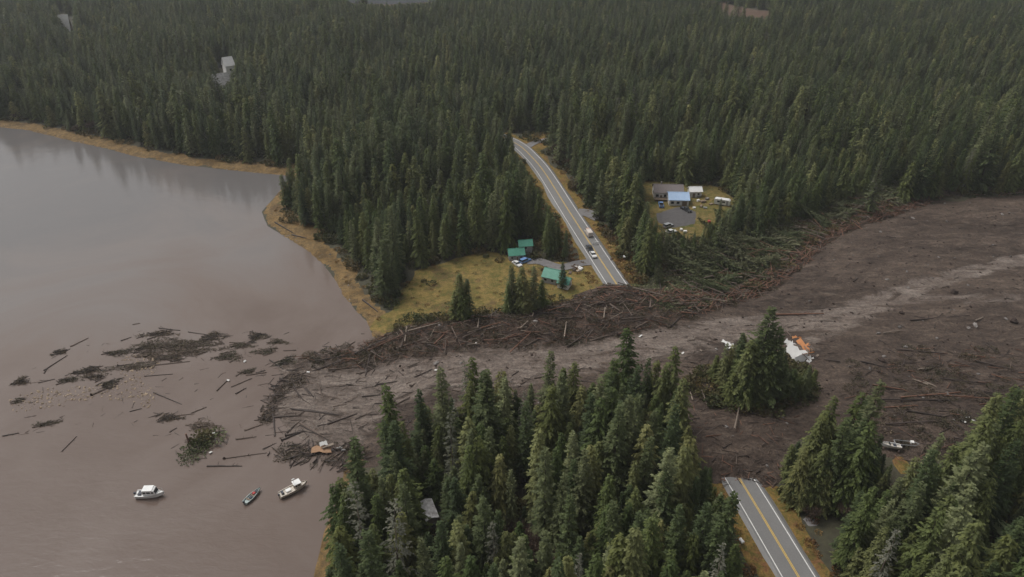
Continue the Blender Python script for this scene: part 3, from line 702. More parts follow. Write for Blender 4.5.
for px, py, s in ((530, 566, 1.15), (540, 580, 1.1), (520, 548, .9), (566, 590, 1.1), (550, 572, 1.0), (500, 480, .7), (488, 474, .6)):
    x, y = G(px, py); plant_tree('alder', x, y, tz(x, y), s, rnd.random()*6, 'bare reddish-brown alder in a gap of the stand beside the cut road', 'bare alders in the stand')
for px, py, s in ((850, 512, .9), (866, 506, .8), (842, 520, .7), (812, 520, .5), (884, 500, .6)):
    x, y = G(px, py); plant_tree('alder', x, y, tz(x, y), s, rnd.random()*6, 'bare brown alder beside the road pullout', 'bare alders by the pullout')
for px, py, s, kd in ((460, 322, .72, 'hemlock'), (466, 321, .55, 'spruce'), (456, 322, .5, 'cedar'), (463, 324, .5, 'hemlock')):
    x, y = G(px, py); plant_tree(kd, x, y, tz(x, y), s, rnd.random()*6, 'conifer of the lone small clump on the yellow meadow', 'lone clump on the meadow', wide=1.25)
for px, py, s, kd in ((512, 316, .7, 'spruce'), (522, 318, .74, 'hemlock'), (533, 317, .66, 'spruce'), (541, 312, .5, 'hemlock'), (518, 311, .6, 'cedar'), (508, 319, .5, 'hemlock'), (527, 319, .55, 'cedar'), (562, 290, .42, 'spruce')):
    x, y = G(px, py); plant_tree(kd, x, y, tz(x, y), s, rnd.random()*6, 'conifer in front of the green-roofed buildings at the slide edge', 'conifers by the green roofs', wide=1.25)
for px, py, s, kd in ((718, 221, .5, 'spruce'), (716, 226, .4, 'hemlock')):
    x, y = G(px, py); plant_tree(kd, x, y, tz(x, y), s*.8, rnd.random()*6, 'small round dark conifer on the lawn of the blue-roofed house', 'conifers on the lawn')

# the wide forest behind: stand-alone trees at its front edges, the rest one mass
x, y = jgrid(-760, 800, 150, 1180, 4.5)
pz = ground_z(x, y); ux, uy, zc = proj(x, y, pz)
def clear_of(x, y):
    ok = dland(x, y) > 9.5
    ok &= sdist(x, y, MUD) < -2.5
    ok &= droad(x, y) > 10.5+fbm(x/12, y/12, 91, 2)*5
    for P, mrg in ((MEADOW, 1.0), (YARD, 0), (JUNCTION, 1), (ESTUARY, -10), (MUSKEG, 0), (WIND, -3)):
        ok &= sdist(x, y, P) < -mrg
    for P in NEAR.values(): ok &= ~inside(x, y, P)
    for (a, b, rr) in ((66, 26, 13), (66, 36, 13), (66, 46, 11), (224, 84, 9), (222, 95, 9), (600, 224, 4), (519, 257, 7.5), (524, 251, 6.5), (528, 246, 5)):
        c = G(a, b); ok &= np.hypot(x-c[0], y-c[1]) > rr
    return ok
sel = (ux > -60) & (ux < 1090) & (uy > -40) & (y > 200)
x, y, pz, zc, ux, uy = (a[sel] for a in (x, y, pz, zc, ux, uy)); ok = clear_of(x, y) & ~((ux > 620) & (uy > 330))
x, y, pz, zc, ux, uy = (a[ok] for a in (x, y, pz, zc, ux, uy))
dens = (nrg.random(len(x)) < .96) & ~((fbm(x/16, y/16, 131, 3) > .17) & (nrg.random(len(x)) < .75))
x, y, pz, zc, ux, uy = (a[dens] for a in (x, y, pz, zc, ux, uy))
sc = np.clip(nrg.normal(.76, .20, len(x)), .28, 1.25)*(1+fbm(x/50, y/50, 101, 3)*.95)
sc *= np.where(zc > 420, .88, 1.0)
kindv = nrg.random(len(x))+fbm(x/50, y/50, 111, 3)*.5
for _ in range(3): sc = np.where(hides(x, y, pz, 25*sc, 3.4*sc), sc*.75, sc)
ok = ~hides(x, y, pz, 25*sc, 3.4*sc)
x, y, pz, zc, ux, uy, sc, kindv = (a[ok] for a in (x, y, pz, zc, ux, uy, sc, kindv))
order = np.argsort(zc); NIND = 150
left_head = (ux < 600)
for i in order[:NIND]:
    kd = 'spruce' if kindv[i] < .45 else 'hemlock' if kindv[i] < .82 else 'cedar'
    nm = {'spruce': 'dark spruce', 'hemlock': 'drooping hemlock', 'cedar': 'yellow-green cedar'}[kd]
    nm = ('small ' if sc[i] < .7 else 'tall ' if sc[i] > 1.0 else 'middling ')+nm
    if left_head[i]:
        w = 'on the headland beach edge' if dland(x[i], y[i]) < 22 else 'of the headland bordering the meadow' if sdist(x[i], y[i], MEADOW) > -14 else 'beside the far road' if droad(x[i], y[i]) < 22 else 'inside the wooded headland'
        lb, gr = nm+' '+w, 'front trees of the headland'
    else: lb, gr = nm+(' in the wood right beside the far road' if droad(x[i], y[i]) < 24 else ' in the wood between the blue-roofed house and flattened trees'), 'front trees right of the road'
    plant_tree(kd, x[i], y[i], pz[i]-.1, float(sc[i]), rnd.uniform(0, 6.28), lb, gr)
rest = order[NIND:]
def rot3(n): return np.stack([nrg.normal(0, .02, n), nrg.normal(0, .02, n), nrg.uniform(0, 6.28, n)], 1)
def forest(name, ids, kinds, label):
    if len(ids) == 0: return
    prot = [PROTO[(k, i)] for k in kinds for i in range(len(KINDS[k])) if (k, i) in PROTO]
    s = sc[ids]; W = np.maximum(s, .72)*np.where(zc[ids] > 380, 1.15, 1.05); S = np.stack([W*nrg.uniform(.85, 1.15, len(s)), W*nrg.uniform(.85, 1.15, len(s)), s], 1)
    scatter(name, np.stack([x[ids], y[ids], pz[ids]-.2], 1), rot3(len(ids)), S, prot, label, 'forest')
kv = kindv[rest]
FOREST_IDS = (rest[kv < .5], rest[(kv >= .5) & (kv < .84)], rest[(kv >= .84) & (nrg.random(len(kv)) < .88)])
sn = rest[nrg.random(len(rest)) < .035]
al = rest[(nrg.random(len(rest)) < .5) & (fbm(x[rest]/22, y[rest]/22, 141, 3) > .16)]
forest('spruce_forest', FOREST_IDS[0], ['spruce'], 'dark spruces covering the land behind the inlet and the slide')
forest('hemlock_forest', FOREST_IDS[1], ['hemlock'], 'drooping hemlocks mixed through the forest behind the inlet')
forest('cedar_forest', FOREST_IDS[2], ['cedar'], 'yellow-green cedars scattered through the forest behind the inlet')
forest('alder_forest', al, ['alder'], 'bare brown alders in patches through the far forest')
forest('grey_tree_forest', sn, ['snag'], 'pale grey lichen-covered trees dotted through the far forest')
ux2, uy2 = [], []
for reg, P in NEAR.items():
    a, b = jgrid(P[:, 0].min(), P[:, 0].max(), P[:, 1].min(), P[:, 1].max(), 3.3); k = inside(a, b, P) & (y.min() > 0) & (b > 70) & (droad(a, b) > 8.5) & (dland(a, b) > 6)
    if reg == 'left': k &= ~(inside(a, b, UNDER_GAP) & (nrg.random(len(a)) < .7))
    for (c, rr) in KEEP_OPEN: k &= np.hypot(a-c[0], b-c[1]) > rr*.8
    ux2.append(a[k]); uy2.append(b[k])
a = np.concatenate(ux2); b = np.concatenate(uy2); zz = np.maximum(top_z(a, b), .3); ss_ = nrg.uniform(.22, .62, len(a))
for _ in range(3): ss_ = np.where(hides(a, b, zz, 25*ss_, 4.0*ss_), ss_*.7, ss_)
k = ~hides(a, b, zz, 25*ss_, 4.0*ss_); a, b, zz, ss_ = a[k], b[k], zz[k], ss_[k]
prot = [PROTO[(q, i)] for q in ('spruce', 'hemlock', 'cedar') for i in range(len(KINDS[q])) if (q, i) in PROTO]
scatter('young_growth', np.stack([a, b, zz-.1], 1), rot3(len(a)), np.stack([ss_*1.25, ss_*1.25, ss_], 1), prot, 'young conifers filling the gaps between the near trees', 'young trees')
print('TREES', len(rest), NIND, len([o for o in COL.objects if o.get('category') == 'tree']))

# ------------------------------------------------------------------ flattened trees at the edge of the slide
def lean_len(kd): return KINDS[kd][0][2]
DULL = {}
def dull(me):
    if me.name not in DULL: c = me.copy(); c.materials[0] = M['slashgreen']; DULL[me.name] = c
    return DULL[me.name]
def fallen(px, py, ang, s, tilt, label, group, kd=None, bare=False):
    x, y = G(px, py); z = tz(x, y)
    kd = kd or rnd.choice(['spruce', 'hemlock', 'hemlock', 'cedar']); P = KINDS[kd]; mt, me, H = P[rnd.randrange(len(P))]
    root = empty('fallen_tree', (x, y, z+.5+rnd.random()*.8), 0, label, 'fallen tree', group)
    d = Vector((math.cos(ang)*math.cos(tilt), math.sin(ang)*math.cos(tilt), math.sin(tilt)))
    root.rotation_mode = 'QUATERNION'; root.rotation_quaternion = d.to_track_quat('Z', 'Y'); root.scale = (s*.68, s*.68, s)
    link(bpy.data.objects.new('trunk', mt), root)
    if not bare: link(bpy.data.objects.new('crown', dull(me)), root)
    return root
wx, wy = jgrid(WIND[:, 0].min(), WIND[:, 0].max(), WIND[:, 1].min(), WIND[:, 1].max(), 5.0)
ok = inside(wx, wy, WIND); wx, wy = wx[ok], wy[ok]; wz = top_z(wx, wy); wux, wuy, _ = proj(wx, wy, wz)
for xx, yy, a, b in zip(wx, wy, wux, wuy):
    if a < 648 and b < 290: continue
    if b < 284: continue_p = .7
    else: continue_p = .85
    if rnd.random() > continue_p: continue
    ang = R(rnd.gauss(150, 28))
    if droad(xx+math.cos(ang)*24, yy+math.sin(ang)*24) < 12 or droad(xx+math.cos(ang)*14, yy+math.sin(ang)*14) < 12: continue
    t = R(abs(rnd.gauss(4, 9)))
    fallen(a, b, ang, (fs := rnd.uniform(.6, .95)), t, ('long' if fs > .78 else 'short')+' uprooted conifer '+('lying near the far road end' if a < 690 else 'lying below the blue-roofed house clearing' if a < 750 else 'lying on the rim of the broad mud slope' if a < 830 else 'lying at the top end of the flattened swath'), 'flattened trees at the slide edge')
for (a, b, an, tl, s) in ((668, 258, 130, 30, .8), (690, 268, 140, 38, .8), (735, 255, 120, 42, .8), (780, 240, 140, 35, .7), (720, 280, 165, 20, .9)):
    fallen(a, b, R(an), s, R(tl), 'green conifer tilted halfway over at the rim of the flattened trees', 'half tilted trees', 'hemlock')

# ------------------------------------------------------------------ logs
def log_between(p0, p1, rad, mat, label, cat, group, j=None, lift=0.0, zf=None, name='log', dive=0.0):
    zf = zf or tz
    (x0, y0), (x1, y1) = p0, p1; L = math.hypot(x1-x0, y1-y0); j = rnd.choice((0, 1, 0, 1, 0, 1, 2)) if j is None else j
    me, mr = LOGS[mat][j]
    z0, z1 = zf(x0, y0), zf(x1, y1)
    root = empty(name, ((x0+x1)/2, (y0+y1)/2, (z0+z1)/2+lift), 0, label, cat, group)
    root.rotation_euler = (rnd.uniform(-.6, .6), -math.atan2(z1-z0, L)-dive, math.atan2(y1-y0, x1-x0)); root.scale = (L, rad, rad)
    link(bpy.data.objects.new('trunk', me), root)
    if mr is not None: link(bpy.data.objects.new('root_wad', mr), root)
    return root
def Z5(a, b): return (a/3.393, 310+b/3.393)
def Z6(a, b): return (250+a/3.393, 270+b/3.393)
def Z1(a, b): return (300+a/3.262, 400+b/3.262)
def Z8(a, b): return (760+a/3.848, 290+b/3.848)
flo = [((150, 205), (228, 155)), ((240, 125), (300, 95)), ((410, 105), (445, 93)), ((450, 50), (475, 45)), ((130, 248), (185, 235)), ((460, 195), (640, 175)),
    ((310, 290), (400, 250)), ((520, 280), (615, 320)), ((490, 225), (585, 218)), ((785, 262), (855, 232)), ((735, 275), (770, 240)), ((835, 222), (905, 212)),
    ((760, 505), (905, 485)), ((705, 530), (820, 530)), ((590, 360), (660, 352)), ((800, 440), (870, 430)), ((830, 410), (890, 388)), ((915, 170), (960, 200)),
    ((110, 400), (215, 375)), ((10, 428), (65, 418)), ((210, 480), (260, 430)), ((800, 285), (835, 265)), ((575, 415), (600, 400)), ((800, 225), (830, 205)),
    ((380, 150), (500, 142)), ((540, 62), (610, 70)), ((640, 75), (740, 90)), ((560, 165), (640, 150)), ((780, 110), (850, 115)), ((150, 215), (160, 200)), ((250, 215), (350, 190)), ((400, 190), (490, 178)), ((190, 255), (230, 240)), ((500, 100), (560, 80)), ((880, 145), (915, 150)), ((440, 345), (480, 335)), ((650, 350), (700, 330)), ((870, 215), (900, 205))]
for a, b in flo:
    log_between(G(*Z5(*a), 0), G(*Z5(*b), 0), rnd.uniform(.15, .27), rnd.choice(['wetlog', 'wetlog', 'brownlog']), 'dark wet log drifting in the muddy inlet water', 'log', 'logs drifting in the inlet', lift=.08, zf=lambda x, y: 0.0, name='drift_log')
dl = [Z5(*p) for p in ((875, 360), (930, 380), (925, 330), (932, 425), (955, 440), (1018, 415), (940, 360), (1018, 357))]
dl += [Z6(*p) for p in ((140, 470), (300, 492), (170, 525), (265, 575), (120, 560), (185, 545), (78, 450), (82, 560), (80, 498), (165, 492), (265, 520), (355, 490), (500, 470), (545, 450), (455, 545), (530, 530), (380, 430), (440, 425),
    (160, 350), (225, 365), (190, 400), (215, 430), (150, 400), (180, 440), (100, 365), (140, 385), (230, 385), (250, 440), (165, 375), (200, 420), (140, 365), (165, 430), (560, 380), (620, 360), (430, 390), (500, 385))]
dl += [Z1(*p) for p in ((0, 30), (110, 45), (90, 78), (185, 45), (0, 75), (80, 120), (310, 30), (360, 10), (275, 95), (365, 95), (130, 225), (160, 200))]
for k in range(0, len(dl), 2):
    log_between(G(*dl[k], .3), G(*dl[k+1], .3), rnd.uniform(.16, .30), rnd.choice(['wetlog', 'brownlog', 'wetlog']), 'dark log stranded on the silt fan where the slide enters the inlet', 'log', 'logs on the silt fan', lift=.15)
log_between(G(*Z1(362, 232)), G(*Z1(350, 160)), .35, 'wetlog', 'dark snapped trunk sticking up by the near stand of trees', 'log', None, 2, 2.0, dive=.5)
rl = [Z8(*p) for p in ((575, 135), (795, 120), (430, 385), (550, 400), (440, 435), (720, 450), (560, 480), (700, 510), (480, 530), (690, 525), (520, 250), (700, 260), (40, 105), (240, 95), (820, 290), (1016, 330),
    (900, 350), (1016, 360), (960, 400), (1016, 380), (700, 430), (900, 450), (720, 300), (800, 310), (380, 300), (480, 320), (620, 330), (700, 300), (540, 430), (760, 420), (850, 420), (980, 440), (450, 470), (600, 460), (690, 360), (860, 380), (300, 300), (240, 290), (780, 260), (860, 275))]
for k in range(0, len(rl), 2):
    log_between(G(*rl[k]), G(*rl[k+1]), rnd.uniform(.17, .32), rnd.choice(['wetlog', 'wetlog', 'wetlog', 'redlog']), 'dark log strewn over the broad mud slope near the stranded boat', 'log', 'logs on the mud slope', lift=.3)
pl = [Z8(*p) for p in ((465, 190), (540, 178), (640, 385), (580, 360), (620, 370), (670, 395), (430, 385), (500, 392), (820, 140), (850, 128), (600, 325), (640, 318))]
for k in range(0, len(pl), 2):
    log_between(G(*pl[k]), G(*pl[k+1]), .24, 'palelog', 'pale stripped log lying on the dark mud slope', 'log', 'pale logs on the mud slope', 1, .35)
pl = [(733, 437, 740, 402), (725, 250, 745, 240), (632, 296, 668, 304), (690, 305, 702, 297), (478, 337, 479, 326), (532, 330, 534, 320), (564, 344, 566, 330), (603, 329, 604, 316), (468, 352, 480, 350), (405, 345, 407, 330), (408, 336, 440, 330), (520, 340, 528, 332),
      (690, 282, 680, 262), (720, 262, 712, 246), (660, 276, 640, 268), (770, 262, 752, 252)]
for (a, b, c, d) in pl:
    log_between(G(a, b), G(c, d), .22, 'palelog', 'thin pale stripped trunk sticking out of the debris heap', 'log', 'pale trunks in the debris heap', 1, .9, dive=rnd.uniform(-.25, .1))
for px0, py0, px1, py1 in ((682, 407, 679, 396), (692, 405, 689, 399), (707, 409, 700, 398)):
    log_between(G(px0, py0), G(px1, py1), .2, 'palelog', 'white broken pole leaning at the edge of the buried road', 'pole', 'white broken poles', 1, 1.2, name='broken_pole', dive=.25)
# jammed logs: the big ones singly, the rest of the heap as one mass
jx, jy = jgrid(JAM[:, 0].min(), JAM[:, 0].max(), JAM[:, 1].min(), JAM[:, 1].max(), 4.2); ok = inside(jx, jy, JAM); jx, jy = jx[ok], jy[ok]
pick = nrg.permutation(len(jx))[:110]
for i in pick:
    a = R(rnd.gauss(16, 34)); L = rnd.uniform(4, 12); dx, dy = math.cos(a)*L/2, math.sin(a)*L/2
    mt = rnd.choice(['redlog', 'wetlog', 'brownlog', 'redlog', 'brownlog'])
    w = {'redlog': 'reddish', 'wetlog': 'dark wet', 'brownlog': 'brown'}[mt]
    log_between((jx[i]-dx, jy[i]-dy), (jx[i]+dx, jy[i]+dy), rnd.uniform(.15, .30), mt, w+' log jammed in the long debris heap across the buried road', 'log', 'logs jammed in the debris heap', lift=rnd.uniform(.1, .9), dive=rnd.gauss(0, .06), name='jammed_log')
SRC = {}
for o in list(COL.objects):
    if o.type == 'MESH' and o.parent is not None and o.name.split('.')[0] == 'trunk':
        SRC.setdefault(o.data.name, o)
def log_src(mats): return [[SRC[LOGS[m][j][0].name]] for m in mats for j in range(3) if LOGS[m][j][0].name in SRC]
def heap(name, polys, spacing, mats, lrange, rrange, label, cat, ang=(14, 30), lift=(0, .8), prob=1.0, tilt=.12, zf=top_z, fn=None):
    X, Y = [], []
    for P in polys:
        a, b = jgrid(P[:, 0].min(), P[:, 0].max(), P[:, 1].min(), P[:, 1].max(), spacing, .6); k = inside(a, b, P) & (nrg.random(len(a)) < prob)
        if fn is not None: k &= fn(a, b)
        X.append(a[k]); Y.append(b[k])
    X = np.concatenate(X); Y = np.concatenate(Y); n = len(X); Z = zf(X, Y)+nrg.uniform(*lift, n)
    L = nrg.uniform(*lrange, n); rr = nrg.uniform(*rrange, n)
    rot = np.stack([nrg.uniform(0, 6, n), nrg.normal(0, tilt, n), np.radians(nrg.normal(ang[0], ang[1], n))], 1)
    return scatter(name, np.stack([X, Y, Z], 1), rot, np.stack([L, rr, rr], 1), log_src(mats), label, cat)
BELT = GP([(628, 300), (700, 318), (748, 304), (772, 292), (790, 278), (812, 260), (836, 239), (868, 225), (910, 211), (930, 206), (920, 192), (895, 194), (862, 207), (824, 224), (798, 244), (776, 264), (752, 282), (715, 298), (660, 296)])
PILE = GP([(850, 368), (900, 352), (1040, 350), (1120, 400), (1040, 446), (980, 462), (905, 462), (862, 446), (840, 400)])
LOWMUD = GP([(690, 408), (800, 404), (796, 440), (780, 474), (738, 482), (712, 470), (690, 440)])
FAN = GP([(262, 362), (310, 362), (420, 362), (430, 400), (425, 436), (370, 450), (290, 455), (258, 420)])
FANEDGE = GP([(296, 362), (306, 372), (285, 392), (272, 416), (256, 416), (262, 396), (280, 374)])
FANLOW = GP([(265, 448), (300, 436), (352, 436), (372, 452), (360, 468), (332, 462), (290, 458)])
TOPEDGE = GP([(865, 200), (905, 186), (1060, 178), (1060, 194), (960, 198), (905, 204)])
LOWSTREAM = GP([(430, 395), (640, 362), (700, 355), (720, 385), (690, 410), (640, 425), (430, 440)])
heap('jam_debris', [JAM], 1.25, ['redlog', 'brownlog', 'wetlog'], (.7, 4.0), (.05, .14), 'tangle of broken reddish wood in the long debris heap', 'debris', (14, 55), (-.1, .6), .8, .25)
heap('jam_pale_sticks', [JAM, BELT], 4.5, ['palelog'], (1.5, 5), (.06, .12), 'pale splintered sticks dotted over the debris heap', 'debris', (14, 45), (.3, 1.2), .55, .3)
heap('windthrow_trunks', [WIND], 3.4, ['brownlog', 'palelog', 'redlog', 'brownlog'], (5, 14), (.10, .22), 'criss-crossed bare trunks among the flattened trees', 'debris', (150, 32), (.8, 2.6), .45, .14, fn=lambda a, b: droad(a, b) > 14)
heap('belt_debris', [BELT], 1.15, ['redlog', 'brownlog', 'redlog'], (1.5, 6.5), (.08, .22), 'belt of torn reddish wood along the edge of the flattened trees', 'debris', (38, 35), (0, 1.4), .85, .25)
heap('slope_debris', [PILE], 2.3, ['wetlog', 'wetlog', 'brownlog', 'redlog'], (1, 5.5), (.05, .15), 'criss-crossed broken wood on the mud by the stranded boat', 'debris', (-5, 40), (0, .5), .7, .1)
heap('road_end_debris', [LOWMUD], 2.0, ['redlog', 'brownlog', 'wetlog'], (1, 4.5), (.05, .15), 'small broken wood on the mud above the near road end', 'debris', (20, 60), (0, .3), .6, .15)
heap('fan_debris', [FAN], 2.6, ['wetlog', 'brownlog'], (1, 5), (.06, .16), 'scattered sticks on the silt fan in the inlet', 'debris', (10, 60), (0, .15), .5, .04)
heap('fan_edge_debris', [FANEDGE, FANLOW], 1.3, ['wetlog', 'brownlog', 'wetlog'], (1.5, 5), (.08, .2), 'dense dark driftwood along the edge of the silt fan', 'debris', (40, 45), (0, .5), .8, .1)
heap('forest_edge_debris', [TOPEDGE], 2.2, ['brownlog', 'redlog', 'palelog'], (2, 7), (.08, .2), 'snapped wood along the forest edge above the mud', 'debris', (5, 45), (0, 1.0), .7, .25)
heap('mud_litter', [MUD], 5.0, ['wetlog', 'brownlog', 'wetlog'], (.8, 4), (.06, .2), 'sparse sticks half sunk in the slide mud', 'debris', (0, 60), (-.1, .15), .5, .05)
heap('stream_debris', [LOWSTREAM], 3.0, ['wetlog', 'brownlog'], (1.2, 6), (.07, .2), 'dark sticks on the wet mud behind the near stand', 'debris', (20, 40), (0, .3), .6, .08)

def lump(seed, mat):
    r = random.Random(seed); V = []; F = []; n = 6
    for i in range(4):
        for j in range(n):
            a = 6.283*j/n; th = math.pi*(i+.5)/4; k = r.uniform(.7, 1.25); V.append((math.sin(th)*math.cos(a)*k, math.sin(th)*math.sin(a)*k*.8, math.cos(th)*k*.6))
    for i in range(3):
        for j in range(n): F.append((i*n+j, (i+1)*n+j, (i+1)*n+(j+1) % n, i*n+(j+1) % n))
    F.append(tuple(range(n))); F.append(tuple(range(3*n, 4*n))[::-1])
    me = bpy.data.meshes.new('lump'); me.from_pydata(V, [], F); me.materials.append(M[mat]); me.update(); return me
def place_lumps(mat, spots, nm, label, cat):
    out = []
    for k, (a, b2, s_) in enumerate(spots):
        x, y = G(a, b2); o = link(bpy.data.objects.new(nm, lump(60+k+len(mat), mat))); o.location = (x, y, tz(x, y)+.2*s_); o.scale = (s_, s_, s_); o.rotation_euler = (0, 0, k); tag(o, label, cat, label); out.append([o])
    return out
clods = place_lumps('rootmud', ((952, 298, 1.6), (1012, 326, 1.5), (880, 366, 1.2), (900, 318, 1.0)), 'mud_clod', 'big dark clod of mud and roots on the bare mud slope', 'mud clod')
stones = place_lumps('rock', ((560, 274, .5), (330, 252, .5), (348, 282, .45)), 'boulder', 'grey boulder on open ground by the headland', 'boulder')
def spread(name, P, spacing, src, srange, prob, label, cat, fn=None, sink=.1):
    a, b2 = jgrid(P[:, 0].min(), P[:, 0].max(), P[:, 1].min(), P[:, 1].max(), spacing, .6); k = inside(a, b2, P) & (nrg.random(len(a)) < prob)
    if fn is not None: k &= fn(a, b2)
    a, b2 = a[k], b2[k]; n = len(a); s_ = srange[0]+(srange[1]-srange[0])*nrg.random(n)**3
    scatter(name, np.stack([a, b2, top_z(a, b2)+sink*s_], 1), np.stack([nrg.normal(0, .3, n), nrg.normal(0, .3, n), nrg.uniform(0, 6.28, n)], 1), np.stack([s_*nrg.uniform(.8, 1.8, n), s_, s_*.9], 1), src, label, cat)
spread('mud_clods', MUD, 2.4, clods, (.06, .55), .3, 'dark clods of mud strewn over the slide', 'mud clods', lambda a, b2: (dland(a, b2) > 3) & (sdist(a, b2, MUD) > 3))
spread('mud_boulders', MUD, 6.0, stones, (.15, .8), .35, 'grey boulders scattered in the slide mud', 'boulders', lambda a, b2: (dland(a, b2) > 8) & (sdist(a, b2, MUD) > 3))
spread('shore_stones', np.array([(-330., 60.), (-38., 60.), (-38., 480.), (-330., 480.)]), 1.6, stones, (.12, .5), .22, 'grey stones along the tide line', 'stones', lambda a, b2: (dland(a, b2) > -.5) & (dland(a, b2) < 3.5) & (sdist(a, b2, MUD) < 0), 0)

# boughs and brush
def place_src(meshes, name, label, px, py, cat='bush'):
    out = []
    for k, me in enumerate(meshes):
        x, y = G(px+k*6, py+k*2); o = link(bpy.data.objects.new(name, me)); o.location = (x, y, tz(x, y)); tag(o, label, cat, label); out.append([o])
    return out
bsrc = place_src(BUSH, 'bush', 'low green bush at the slide edge beside the lone meadow clump', 432, 321)
rsrc = place_src(RUST, 'bracken', 'rust-brown bracken clump beside the far road', 622, 262, 'bracken')
ssrc = place_src(SLASH, 'bough_heap', 'heap of broken brown boughs on the debris heap', 560, 318, 'boughs')
gsrc = place_src(SLASHG, 'bough_heap', 'heap of torn green boughs among the flattened trees', 690, 290, 'boughs')
def cover(name, polys, spacing, src, srange, prob, label, cat, fn=None, lift=0.0, flat=1.0):
    X, Y = [], []
    for P in polys:
        a, b = jgrid(P[:, 0].min(), P[:, 0].max(), P[:, 1].min(), P[:, 1].max(), spacing, .6); k = inside(a, b, P) & (nrg.random(len(a)) < prob)
        if fn is not None: k &= fn(a, b)
        X.append(a[k]); Y.append(b[k])
    X = np.concatenate(X); Y = np.concatenate(Y); n = len(X); Z = top_z(X, Y)+lift; s = nrg.uniform(*srange, n)
    return scatter(name, np.stack([X, Y, Z], 1), rot3(n), np.stack([s, s, s*flat], 1), src, label, cat)
cover('torn_boughs', [WIND], 2.7, gsrc, (.5, 1.3), .85, 'torn green boughs carpeting the swath of flattened trees', 'boughs')
cover('brown_boughs', [JAM, BELT, TOPEDGE], 2.6, ssrc, (.4, 1.1), .75, 'brown broken boughs matted through the debris heap', 'boughs')
cover('fan_boughs', [FANEDGE, FANLOW], 2.2, ssrc, (.4, .9), .7, 'dark matted boughs along the silt fan edge', 'boughs')
cover('pile_boughs', [PILE], 4.0, ssrc, (.5, 1.2), .6, 'brown boughs scattered over the mud by the stranded boat', 'boughs')
RIM = GP([(395, 318), (440, 316), (480, 313), (520, 313), (545, 306), (560, 298), (562, 306), (520, 321), (440, 328), (395, 330)])
cover('rim_brush', [RIM], 2.4, bsrc, (.6, 1.4), .6, 'green brush along the meadow rim above the mud', 'brush')
floor_ok = lambda a, b: (dland(a, b) > 7) & (sdist(a, b, MUD) < -1) & (droad(a, b) > 8.5) & (sdist(a, b, MEADOW) < 0) & (sdist(a, b, YARD) < 0)
cover('forest_brush', [P for P in NEAR.values()], 3.0, bsrc, (.6, 1.6), .8, 'green undergrowth below the near trees', 'brush', floor_ok)
BIG = np.array([(-330., 200.), (330., 200.), (330., 480.), (-330., 480.)])
cover('edge_brush', [BIG], 3.6, bsrc, (.8, 2.0), .5, 'green undergrowth along the edges of the far forest', 'brush', lambda a, b: floor_ok(a, b) & ((droad(a, b) < 22) | (dland(a, b) < 22) | (np.abs(sdist(a, b, MEADOW)) < 12) | (np.abs(sdist(a, b, YARD)) < 12) | (np.abs(sdist(a, b, MUD)) < 16)))
cover('clump_brush', [GP([(680, 396), (700, 376), (730, 368), (790, 364), (818, 380), (820, 400), (770, 416), (715, 412)])], 2.2, bsrc, (.8, 1.9), .7, 'dense green brush round the foot of the clump by the wrecked house', 'brush')
heap('road_end_rubble', [GP([(712, 470), (770, 472), (778, 486), (762, 488), (740, 486), (726, 486)])], 1.1, ['wetlog', 'redlog', 'brownlog'], (.6, 3.0), (.05, .16), 'broken wood heaped over the cut end of the near road', 'debris', (10, 60), (0, .5), .8, .2)
road_ok = lambda a, b: (droad(a, b) > 7.0) & (droad(a, b) < 12) & (sdist(a, b, MUD) < -1) & (dland(a, b) > 5)
cover('verge_bracken', [np.array([(-20., 60.), (120., 60.), (120., 330.), (-20., 330.)])], 2.3, rsrc, (.4, 1.0), .5, 'rust-brown bracken along both road verges', 'bracken', road_ok)
cover('bank_bracken', [GP([(612, 262), (606, 245), (618, 238), (636, 262), (642, 288), (624, 284)])], 2.2, rsrc, (.5, 1.1), .7, 'rust-brown bracken on the bank beside the far road', 'bracken')
cover('shore_bracken', [GP([(265, 205), (290, 228), (320, 244), (345, 275), (362, 306), (372, 322), (395, 318), (372, 300), (352, 268), (330, 240), (296, 218), (284, 200)], 1.0)], 4.0, rsrc, (.3, .8), .35, 'brown tidal plants on the beach below the headland', 'bracken')

